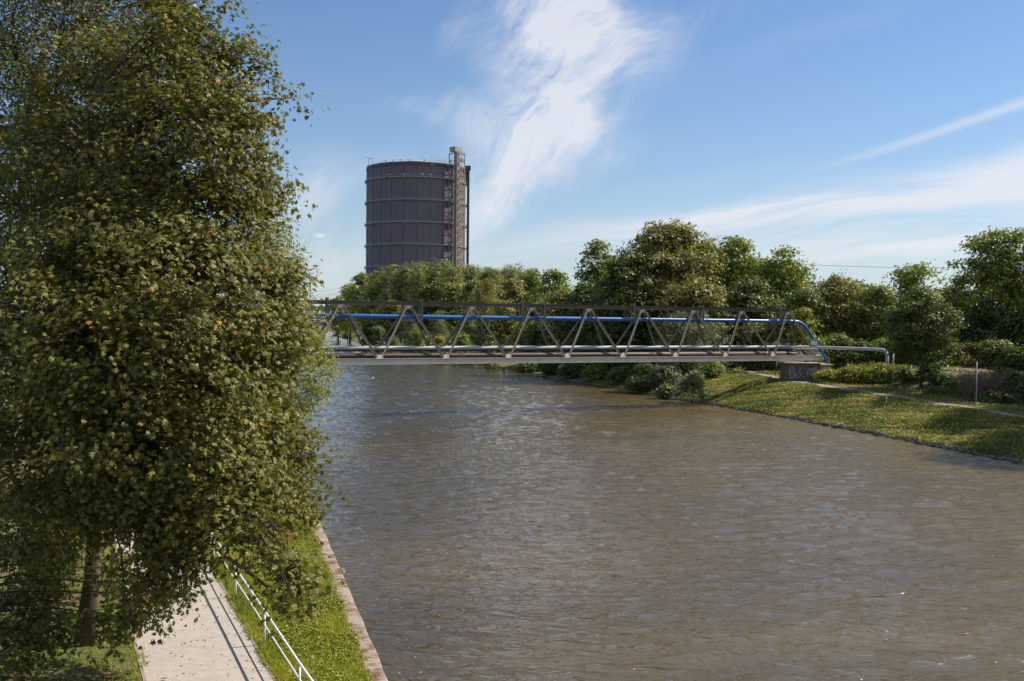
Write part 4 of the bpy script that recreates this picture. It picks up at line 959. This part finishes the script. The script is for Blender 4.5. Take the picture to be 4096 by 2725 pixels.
# big trees behind the bridge
T('oak_tree', 'slim dark crown standing up left of the big central oak', 1375, 550, 215, 118, 'green', .25, 16, 'spray', 'round', size=.75, spray=1.2, tint=(.45, .2), cut=.25, br=.32)
T('oak_tree', 'largest oak with airy domed crown above the middle of the bridge', 1540, 516, 196, 300, 'olive', .12, 40, 'spray', 'round', size=.70, spray=1.3, tint=(.45, .24), cut=.22, br=.26, forks=3)
T('oak_tree', 'darker oak in front left of the largest oak', 1440, 585, 190, 190, 'dark', .08, 24, 'spray', 'round', size=.65, spray=1.2, tint=(.45, .22), cut=.15, br=.30, forks=2)
T('locust_tree', 'feathery tree just right of the largest oak', 1690, 545, 196, 195, 'green', .18, 26, 'spray', 'round', size=.7, spray=1.4, tint=(.6, .2), cut=.28, br=.26, forks=2, ratio=.7)
T('locust_tree', 'feathery tree with flat tiers ending the tall group on the right', 1795, 572, 192, 185, 'green', .2, 24, 'spray', 'dome', size=.7, spray=1.4, tint=(.55, .22), cut=.3, br=.25, forks=2, ratio=.6)
T('elm_tree', 'lower dark tree in front of the feathery pair', 1730, 640, 182, 170, 'dark', .05, 22, 'spray', 'round', size=.6, spray=1.1, tint=(.45, .2), br=.3)
T('elm_tree', 'olive tree below the largest oak, right of centre', 1600, 640, 180, 190, 'olive', .05, 24, 'spray', 'round', size=.6, spray=1.1, tint=(.35, .22), br=.3)
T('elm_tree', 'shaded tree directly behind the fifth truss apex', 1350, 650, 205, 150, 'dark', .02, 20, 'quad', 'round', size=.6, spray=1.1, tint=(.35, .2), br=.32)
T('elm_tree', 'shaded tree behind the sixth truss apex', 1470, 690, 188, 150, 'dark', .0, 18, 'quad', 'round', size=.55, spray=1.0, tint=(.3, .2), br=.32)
T('elm_tree', 'olive-brown rounded tree right of the truss end', 1930, 632, 178, 190, 'olive', .04, 26, 'spray', 'round', size=.55, spray=1.1, tint=(.5, .24), br=.28, forks=2)
T('elm_tree', 'dark tree filling the gap above the blue pipe bend', 1850, 660, 172, 130, 'dark', .05, 18, 'spray', 'round', size=.5, spray=1.0, tint=(.5, .2), br=.3)
T('elm_tree', 'green tree behind the elbow of the pale pipe', 2020, 652, 172, 130, 'green', .05, 18, 'spray', 'round', size=.5, spray=1.0, tint=(.5, .2), br=.3)
T('walnut_tree', 'flat-topped tree rising between the olive tree and the right-hand grove', 2108, 608, 176, 165, 'green', .25, 24, 'spray', 'dome', size=.65, spray=1.3, tint=(.5, .2), cut=.25, br=.27, ratio=.6)
T('walnut_tree', 'tall tree with bare lower trunks at the right edge', 2290, 522, 152, 230, 'green', .40, 30, 'spray', 'dome', size=.60, spray=1.4, tint=(.5, .22), cut=.3, br=.24, forks=4, ratio=.55)
T('walnut_tree', 'tree cut by the right edge of the frame', 2440, 505, 150, 200, 'green', .35, 22, 'spray', 'dome', size=.60, spray=1.4, tint=(.5, .2), cut=.25, br=.26, forks=3, ratio=.6)
T('elm_tree', 'olive tree between the flat-topped tree and the right-edge grove', 2195, 640, 158, 110, 'olive', .1, 16, 'spray', 'round', size=.5, spray=1.1, tint=(.4, .2), br=.3)
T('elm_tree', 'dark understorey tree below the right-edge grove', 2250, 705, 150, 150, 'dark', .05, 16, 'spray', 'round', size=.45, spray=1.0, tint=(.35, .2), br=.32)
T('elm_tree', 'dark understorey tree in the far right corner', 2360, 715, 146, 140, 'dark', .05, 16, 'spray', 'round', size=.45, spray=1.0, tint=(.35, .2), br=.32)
T('ash_tree', 'small round-crowned green tree with visible leaning trunk above the bank path', 2122, 660, 127, 166, 'dark', .33, 26, 'spray', 'round', size=.34, spray=.75, tint=(.42, .2), cut=.1, br=.27, zb=5.9, tr=.17, ratio=1.15)
T('willow_tree', 'light-leaved willow behind the right half of the truss', 1590, 712, 164, 170, 'silver', .0, 22, 'slim', 'round', size=.5, spray=.8, droop=.4, tint=(.35, .22), cut=.15, br=.26)
T('thuja_tree', 'brown withered conifer behind the seventh truss apex', 1712, 745, 168, 40, 'brownleaf', .0, 8, 'slim', 'cone', size=.35, spray=.5, tint=(.5, .2), br=.5)
T('maple_sapling', 'small yellow-green tree beside the bend of the blue pipe', 1848, 703, 162, 74, 'lime', .0, 12, 'spray', 'round', size=.4, spray=.8, tint=(.40, .2), br=.34)
T('elm_tree', 'lit green tree seen through the last truss panel', 1750, 735, 172, 110, 'green', .0, 14, 'spray', 'round', size=.45, spray=.9, tint=(.5, .2), br=.32)
for (x, y, h, r, lab) in ((76, 123, 32, 8.0, 'broad tree just outside the right edge whose shadow crosses the bank below the small tree'), (76, 107, 32, 8.5, 'second tree outside the right edge shading the bank path'), (70, 91, 31, 8.5, 'tree outside the right edge nearest to the camera, shading the lower bank')):
    make_tree('bank_tree', lab, 'tree', (x, y, GZ(x, y)-.1), h, crown_blobs(x, y, GZ(x, y)+h*.25, GZ(x, y)+h, r, 16), 'green', 'quad', .4, 30, 1.0, 10)
# inland filler row so the grove has depth
for u, v, Y, w, lab in ((1420, 612, 240, 210, 'leftmost tree of the dark row standing behind the oaks'), (1610, 558, 240, 240, 'second tree of the dark row behind the oaks'), (1770, 592, 232, 220, 'third tree of the dark row, behind the feathery pair'), (1960, 655, 220, 200, 'fourth tree of the dark row, behind the olive-brown tree'),
                        (2160, 668, 205, 190, 'fifth tree of the dark row, behind the flat-topped tree'), (2330, 640, 190, 190, 'rightmost tree of the dark row behind the edge grove')):
    T('bank_tree', lab, u, v, Y, w, 'dark', .05, 18, 'quad', 'round', size=.85, spray=1.6, tint=(.35, .2), group='trees in the dark row behind the grove')
random.seed(77)
th = [(1870, 775, 158, 90, 'green', 'green thicket clump right behind the blue pipe bend'), (1925, 770, 160, 100, 'dark', 'dark thicket clump behind the pale pipe, next to the abutment'), (1985, 785, 156, 90, 'dark', 'dark thicket clump behind the middle of the free-running pale pipe'), (2040, 780, 154, 100, 'green', 'lit thicket clump framed by the pipe elbow'),
      (2100, 790, 150, 90, 'dark', 'dark thicket clump behind the small round-crowned tree'), (2165, 785, 146, 100, 'dark', 'dark thicket clump right of the small tree, behind the dry shrub'), (2225, 790, 142, 100, 'olive', 'olive thicket clump behind the dry brown shrub'), (2290, 785, 140, 100, 'dark', 'dark thicket clump under the right-edge grove'), (2360, 790, 136, 110, 'dark', 'dark thicket clump cut by the right frame edge')]
for u, v, Y, w, ml, lab in th:
    T('bush', lab, u, v, Y, w, ml, 0, 12, 'spray', 'dome', size=.42, spray=.9, cat='thicket', tint=(.45, .22), br=.4, tr=.06)
# water-edge bushes on the near right bank, from far to near
random.seed(31)
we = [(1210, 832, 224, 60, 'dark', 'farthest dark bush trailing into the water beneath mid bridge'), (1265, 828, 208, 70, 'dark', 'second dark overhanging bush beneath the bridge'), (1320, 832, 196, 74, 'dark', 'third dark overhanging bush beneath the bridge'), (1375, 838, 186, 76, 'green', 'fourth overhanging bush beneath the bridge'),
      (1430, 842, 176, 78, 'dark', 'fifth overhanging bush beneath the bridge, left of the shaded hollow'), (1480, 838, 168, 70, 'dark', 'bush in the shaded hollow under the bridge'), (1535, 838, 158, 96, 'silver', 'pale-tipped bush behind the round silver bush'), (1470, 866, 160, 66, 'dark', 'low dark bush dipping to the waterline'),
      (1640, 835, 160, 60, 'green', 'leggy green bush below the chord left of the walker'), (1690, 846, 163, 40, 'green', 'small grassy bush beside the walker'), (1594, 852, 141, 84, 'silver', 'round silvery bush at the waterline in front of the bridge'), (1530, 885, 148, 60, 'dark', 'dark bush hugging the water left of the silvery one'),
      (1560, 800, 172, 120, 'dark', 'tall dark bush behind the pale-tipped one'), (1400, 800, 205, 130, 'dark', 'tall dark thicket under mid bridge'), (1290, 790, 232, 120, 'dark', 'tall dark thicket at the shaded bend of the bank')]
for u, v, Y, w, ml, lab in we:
    x = dXY(u, Y); g = min(GZ(x, Y), 2.5)
    T('bush', lab, u, v, Y, w, ml, 0, 9, 'spray' if ml != 'silver' else 'quad', 'dome', size=.36 if ml != 'silver' else .33, spray=.6, cat='bush', tint=(.45, .22), zb=(.2 if Y < 230 and x < XR(Y)+7 else g), br=.42, tr=.06)
# knotweed hedge behind the path, right of the abutment
hd = [(1905, 852, 137, 70, 'left end of the yellow-green knotweed hedge, against the abutment'), (1960, 842, 136, 80, 'yellow-green knotweed clump below the pale pipe'), (2015, 836, 135, 80, 'tallest yellow-green knotweed clump under the pipe elbow'), (2070, 840, 134, 74, 'yellow-green knotweed clump behind the dark pole'), (2105, 862, 132, 44, 'right end of the knotweed hedge beside the small tree')]
for u, v, Y, w, lab in hd:
    x = dXY(u, Y); T('knotweed_clump', lab, u, v, Y, w, 'lime', 0, 20, 'quad', 'dome', size=.25, spray=.5, cat='shrub', group='knotweed clumps of the hedge', tint=(.48, .22), zb=3.2, br=.30, tr=.05)
rs = [(2165, 862, 126, 66, 'dark', 'dark leafy bush right of the small tree trunk'), (2230, 900, 118, 70, 'dark', 'dark bush at the foot of the dry brown shrub'), (2320, 850, 116, 80, 'dark', 'dark bush near the right edge behind the light pole'), (2385, 850, 110, 90, 'dark', 'dark bush cut off by the right edge'),
      (2200, 880, 122, 60, 'green', 'grey-green bramble left of the dry brown shrub'), (2160, 905, 120, 60, 'dark', 'low dark bramble on the slope above the bank path'), (2085, 845, 131, 44, 'dark', 'dark bush touching the left side of the small tree trunk'), (2140, 835, 130, 60, 'dark', 'tall dark bush just behind the small tree trunk'), (2300, 905, 110, 90, 'dark', 'low dark bramble right of the light pole')]
for u, v, Y, w, ml, lab in rs:
    x = dXY(u, Y); T('bush', lab, u, v, Y, w, ml, 0, 10, 'quad', 'dome', size=.28, spray=.5, cat='bush', tint=(.45, .2), zb=GZ(x, Y), br=.4, tr=.05)
# dry brown shrub: mostly bare twigs
def dry_shrub():
    Y = 113.5; x = dXY(2262, Y); g = GZ(x, Y); root = thing('dry_shrub', (x, Y, g), 'bare brown withered shrub beside the light metal pole on the right bank', 'shrub')
    m = MB(); m.o = root.location.copy()
    for i in range(150):
        a = random.uniform(0, 6.283); e = random.uniform(.15, 1.35); L = random.uniform(1.6, 3.9); b = Vector((x+random.uniform(-2, 2), Y+random.uniform(-.8, .8), g+random.uniform(0, 2.0)))
        t = b+Vector((math.cos(a)*math.cos(e), math.sin(a)*math.cos(e)*.6, math.sin(e)))*L*.75
        pts = limb(m, b, t, .035, .012, .2, 4)
        for q in range(5):
            s = pts[random.randint(2, 4)]; limb(m, s, s+Vector((random.uniform(-1, 1), random.uniform(-.6, .6), random.uniform(-.3, .9)))*.9, .014, .006, .2, 2)
    m.build('twigs', M['drywood'], root)
    n = 2600; P = np.array([x, Y, g+1.5])+RNG.normal(size=(n, 3))*np.array([1.5, .7, .9]); leaf_mesh('dry_leaves', P, RNG.normal(size=(n, 3)), .10+.1*RNG.random(n), 'quad', M['brownleaf'], RNG.random(n), root, tuple(root.location))
M['drywood'] = mat('dry_wood', bark((.16, .11, .075), (.30, .23, .17)))
dry_shrub()

# ---------------------------------------------------------------- ground cover
def cover_right():
    n = 420000; y = 76+RNG.random(n)**1.15*112; t = RNG.random(n); r = XR(y); p = XP(y)
    wide = np.where(RNG.random(n) < .38, 24.0, -1.15); x = r+.15+(p+wide-r)*t
    pd = np.abs(x-p); clear = (np.sin(x*1.1+y*.37)+np.sin(x*.45-y*.52+2)+.8*np.sin(x*2.3+y*1.9)) 
    keep = (pd > 1.0) & ((clear > -.9) | (RNG.random(n) < .35)) & (x/y < .58)
    x, y, clear = x[keep], y[keep], clear[keep]; n = len(x); h = .04+.20*RNG.random(n)**1.5*np.clip(1+clear*.5, .3, 1.8)
    P = np.stack([x, y, gz(x, y)+h], -1); nn = RNG.normal(size=(n, 3))*.65+np.array([.1, -.1, .8])
    pt = np.sin(x*.55+y*.21+1)*np.sin(y*.33-x*.2)+.5*np.sin(x*1.7)*np.sin(y*1.3+2)
    tn = np.clip(.40-.08*clear+.30*np.clip(pt, -.5, 1)+.20*RNG.normal(size=n), 0, 1)
    o = leaf_mesh('bank_ground_cover', P, nn, (.09+.13*RNG.random(n)), 'quad', M['cover'], tn); tag(o, kind='stuff')
cover_right()
def cover_left():
    # grass blades on the verge between path and quay and at the path's left edge
    n = 150000; y = 20+RNG.random(n)**1.3*50; a = XE(y)+.1; b = XL(y)-.55; x = a+(b-a)*RNG.random(n); 
    left = RNG.random(n) < .15; x = np.where(left, XE(y)-3.5-RNG.random(n)**1.5*5, x)
    P = np.stack([x, y, gz(x, y)-.01], -1); hgt = .07+.16*RNG.random(n); an = RNG.random(n)*6.283; w = .007+.010*RNG.random(n)
    lean = RNG.normal(size=(n, 2))*.5*hgt[:, None]
    v0 = P+np.stack([np.cos(an)*w, np.sin(an)*w, 0*w], -1); v1 = P-np.stack([np.cos(an)*w, np.sin(an)*w, 0*w], -1)
    v2 = P+np.stack([lean[:, 0], lean[:, 1], hgt], -1); V = np.stack([v0, v1, v2], 1).reshape(-1, 3); f = np.arange(3*n).reshape(-1, 3)
    tn = np.clip(.5+.22*RNG.normal(size=n)+.2*np.sin(x*1.3)*np.sin(y*.9), 0, 1)
    o = np_mesh('verge_grass', V, f, M['grassblade'], np.repeat(tn, 3)); tag(o, kind='stuff')
    # low weeds
    n = 60000; y = 20+RNG.random(n)**1.3*48; a = XE(y)+.5; b = XL(y)-.45; t = RNG.random(n)**.7; x = a+(b-a)*t
    cl = np.sin(x*1.7+y*.6)+np.sin(y*1.1-x)+.7*np.sin(x*3.1+1)*np.sin(y*2.7); keep = (cl > -.5) | (RNG.random(n) < .2); x, y, cl = x[keep], y[keep], cl[keep]; n = len(x)
    P = np.stack([x, y, gz(x, y)+.05+.20*RNG.random(n)*np.clip(.7+cl*.5, .3, 1.6)], -1)
    o = leaf_mesh('verge_weeds', P, RNG.normal(size=(n, 3))*.5+np.array([0, 0, .9]), .06+.07*RNG.random(n), 'quad', M['lime'], np.clip(.35+.2*RNG.normal(size=n), 0, 1)); tag(o, kind='stuff')
    # tufts and fallen leaves on the quay
    n = 5000; y = 22+RNG.random(n)*45; x = XL(y)-.66+.5*RNG.random(n)**2; k = (np.sin(y*1.3)+np.sin(y*.5+1) > -.2) | (y > 30) & (RNG.random(n) < .3); x, y = x[k], y[k]; n = len(x)
    P = np.stack([x, y, .81+.05*RNG.random(n)], -1); o = leaf_mesh('quay_litter', P, RNG.normal(size=(n, 3))*.3+np.array([0, 0, 1]), .03+.05*RNG.random(n), 'quad', M['cover'], np.clip(.6+.3*RNG.normal(size=n), 0, 1)); tag(o, kind='stuff')
cover_left()
def litter():
    n = 420; y = 21+RNG.random(n)**1.4*26; x = XE(y)-3.3*RNG.random(n)**1.6; P = np.stack([x, y, 1.528+0*x], -1)
    tag(leaf_mesh('fallen_leaves', P, RNG.normal(size=(n, 3))*.15+np.array([0, 0, 1]), .05+.07*RNG.random(n), 'quad', M['litter'], RNG.random(n)), kind='stuff')
    n = 5000; y = 18+RNG.random(n)**1.2*34; side = RNG.random(n) < .6; x = np.where(side, XE(y)+.06-np.abs(RNG.normal(size=n))*.07, XE(y)-3.38+np.abs(RNG.normal(size=n))*.10)
    k = (np.sin(y*2.1)+np.sin(y*.8+2)) > -.6; x, y = x[k], y[k]; n = len(x); P = np.stack([x, y, 1.53+.05*RNG.random(n)], -1)
    tag(leaf_mesh('edge_weeds', P, RNG.normal(size=(n, 3))*.6+np.array([0, 0, .6]), .03+.06*RNG.random(n), 'quad', M['grassblade'], np.clip(.4+.25*RNG.normal(size=n), 0, 1)), kind='stuff')
    n = 700; y = 28+RNG.random(n)**1.5*110; t = RNG.random(n)**1.3; x = XL(y)+.3+(XR(y)-XL(y)-1)*t; P = np.stack([x, y, .07+0*x], -1)
    tag(leaf_mesh('floating_leaves', P, RNG.normal(size=(n, 3))*.12+np.array([0, 0, 1]), .06+.08*RNG.random(n), 'quad', M['litter'], RNG.random(n)), kind='stuff')
M['litter'] = foliage('yellowed_litter', [(0, (.16, .12, .03)), (.5, (.32, .22, .06)), (1, (.42, .22, .08))], trans=.1)
litter()
def riprap():
    m = MB(); y = 78.0
    while y < 150:
        x = float(XR(y))+random.uniform(-.15, .55); s = random.uniform(.10, .36); c = Vector((x, y, max(0.02, GZ(x, y))+s*.1))
        ax = Vector((random.uniform(-1, 1), random.uniform(-1, 1), random.uniform(-.4, .4))).normalized(); ay = ax.cross(Vector((.2, .1, 1))).normalized(); az = ax.cross(ay)
        b = len(m.v); n0 = 7
        m.v.append(tuple(c+az*s*.6)); 
        for q, (rr, zz) in enumerate(((.8, .35), (1, -.1))):
            for i in range(n0): a = i/n0*6.283; m.v.append(tuple(c+(ax*math.cos(a)*1.3+ay*math.sin(a))*s*rr*random.uniform(.8, 1.15)+az*s*zz))
        for i in range(n0): m.f.append((b, b+1+i, b+1+(i+1) % n0)); m.f.append((b+1+i, b+1+n0+i, b+1+n0+(i+1) % n0, b+1+(i+1) % n0))
        y += random.uniform(.02, .35) if math.sin(y*.7)+math.sin(y*.23+1) > -.4 else random.uniform(.3, 1.6)
    o = m.build('riprap_stones', M['stone']); tag(o, kind='stuff')
M['stone'] = paint('bank_stone', (.16, .14, .12), (.38, .35, .31), .85, 3)
riprap()

# ---------------------------------------------------------------- small things on the right bank
M['stake'] = paint('dull_grey_metal', (.26, .26, .27), (.34, .34, .35), .5, 3)
def pole(u, v, z_top_v, Y, r, mt, label, cat='pole', name='metal_pole'):
    x = XY(u, Y); g = GZ(x, Y); root = thing(name, (x, Y, g), label, cat); zt = Zv(u, z_top_v, Y)
    m = MB(); m.o = root.location.copy(); m.tube([(x, Y, g-.2), (x, Y, zt)], [r*1.1, r*.9], 10); m.tube([(x, Y, zt), (x, Y, zt+.06)], [r*1.15, r*.5], 10); m.build('shaft', mt, root, True)
    m = MB(); m.o = root.location.copy(); m.tube([(x, Y, g-.1), (x, Y, g+.28)], r*1.6, 10); m.build('base_sleeve', mt, root, True)
pole(3575, 1571, 1415, 121.4, .075, M['pole'], 'dark slender metal pole beside the bank path in front of the knotweed hedge')
pole(3909, 1608, 1448, 109, .06, M['stake'], 'light grey metal pole in front of the dry brown shrub')
pole(3550, 1605, 1582, 113, .05, M['rail'], 'short white marker stake on the bank slope below the path', 'stake', 'marker_stake')
pole(3180*.0+3106, 1480, 1447, 150, .05, M['steel_dark'], 'thin post in the shade left of the graffitied pier')
def marker(u, vt, Y, label, style):
    x = XY(u, Y); g = GZ(x, Y); zt = Zv(u, vt, Y); root = thing('pipeline_marker', (x, Y, g), label, 'marker post'); h = zt-g
    m = MB(); m.obox((0, 0, h*.5-.1), (1, 0, 0), (0, 1, 0), (0, 0, 1), .11 if style else .06, .05, h*.5+.1); m.build('post', M['yellow'] if style else M['galv'], root, bevel=.01)
    if style:
        m = MB(); m.box(-.115, .02, -.056, -.0505, h*.25, h*.55); m.box(-.02, .115, -.056, -.0505, h*.05, h*.3); m.build('red_band', M['red'], root)
    else:
        m = MB(); m.box(-.05, .05, -.068, -.0605, h-1.0, h-.1); m.build('yellow_plate', M['yellow'], root)
        m = MB(); m.tube([(0, 0, h-.05), (-.12, 0, h+.18), (-.32, 0, h+.42), (-.42, 0, h+.5)], .09, 8); m.build('red_cap', M['red'], root, True)
marker(3573, 1424, 139, 'yellow and red pipeline marker post above the hedge beside the pipe elbow', True)
marker(3319, 1438, 143.5, 'pale marker post with yellow plate and red cap by the blue pipe', False)

def person():
    Y = 172; x = XY(2931, Y); g = GZ(x, Y); root = thing('person', (x, Y, g), 'person in light blue shirt and dark trousers walking on the shaded path under the bridge', 'person', rz=.2)
    J = {'pel': (0, 0, .95, .15), 'chest': (0, .02, 1.3, .17), 'neck': (0, .02, 1.48, .065), 'head': (0, 0, 1.60, .10), 'top': (0, .01, 1.72, .085)}
    v = []; e = []; r = []
    def add(p, rad, par=None): v.append(p); r.append(rad); (e.append((par, len(v)-1)) if par is not None else None); return len(v)-1
    pel = add((0, 0, .95), .15); ch = add((0, .02, 1.3), .16, pel); nk = add((0, .02, 1.47), .06, ch); hd = add((0, 0, 1.59), .095, nk); tp = add((0, .01, 1.71), .075, hd); add((0, -.10, 1.60), .02, hd)
    for s, st in ((-1, .22), (1, -.2)):
        hp = add((s*.1, 0, .88), .10, pel); kn = add((s*.11, st*.55-.03, .5), .065, hp); an = add((s*.11, st+.05, .1), .045, kn); add((s*.12, st-.10, .04), .04, an)
        sh = add((s*.19, .02, 1.4), .06, ch); el = add((s*.25, -st*.5+.04, 1.12), .045, sh); wr = add((s*.25, -st-.02, .87), .03, el); pa = add((s*.25, -st-.04, .80), .035, wr)
        for i, L in enumerate((.075, .085, .08, .065)): a1 = add((s*.25+(i-1.5)*.018, -st-.045, .765), .009, pa); add((s*.25+(i-1.5)*.018, -st-.06, .765-L*.8), .008, a1)
        t1 = add((s*.22, -st-.075, .80), .010, pa); add((s*.215, -st-.10, .765), .009, t1)
    me = bpy.data.meshes.new('body'); me.from_pydata(v, e, []); o = link(bpy.data.objects.new('body', me), root)
    sk = o.modifiers.new('skin', 'SKIN'); ss = o.modifiers.new('sub', 'SUBSURF'); ss.levels = 1; ss.render_levels = 1
    if not me.skin_vertices: me.attributes
    try:
        for i, sv in enumerate(me.skin_vertices[0].data): sv.radius = (r[i], r[i]); sv.use_root = (i == 0)
    except Exception: pass
    me.materials.append(M['person'])
def person_mat(t, b):
    tc = t.new('ShaderNodeTexCoord').outputs['Object']; sp = t.new('ShaderNodeSeparateXYZ'); t.put(sp.inputs[0], tc); z = sp.outputs[2]
    c = t.ramp(z, [(0, (.02, .02, .022)), (.86, (.25, .32, .46)), (1, (.25, .32, .46))]); rr = c.node; rr.color_ramp.interpolation = 'CONSTANT'
    skin = t.m('GREATER_THAN', z, 1.5); hair = t.m('GREATER_THAN', z, 1.63)
    c = t.mix(skin, c, (.42, .26, .19, 1)); c = t.mix(hair, c, (.04, .025, .015, 1)); t.put(b.inputs['Base Color'], c); b.inputs['Roughness'].default_value = .8
M['person'] = mat('walker_clothes', person_mat); person()

def gull(u, v, label):
    Y = H*F/(v-hz(u)); x = XY(u, Y); root = thing('gull', (x, Y, 0), label, 'bird', rz=random.uniform(0, 6)); m = MB()
    m.tube([(-.26, 0, .16), (-.2, 0, .11), (-.08, 0, .08), (.06, 0, .08), (.15, 0, .13), (.19, 0, .2), (.22, 0, .25), (.27, 0, .25), (.30, 0, .24)], [.02, .05, .09, .095, .06, .04, .05, .035, .01], 10); m.build('body', M['gullw'], root, True)
    for s in (-1, 1):
        m = MB(); m.tube([(.06, s*.06, .12), (-.06, s*.075, .13), (-.24, s*.04, .17), (-.34, s*.01, .19)], [.03, .05, .025, .006], 8); m.build('wing', M['gullg'], root, True)
    m = MB(); m.tube([(.295, 0, .24), (.35, 0, .232)], [.011, .003], 6); m.build('beak', M['yellow'], root)
M['gullw'] = paint('white_feathers', (.78, .78, .78), (.82, .82, .82), .7, 5); M['gullg'] = paint('grey_feathers', (.45, .47, .5), (.5, .52, .55), .7, 5)
gull(1493, 1514, 'white gull floating alone left of centre just beyond the bridge shadow'); gull(1409, 1476, 'tiny white gull on the water close under the left chord')
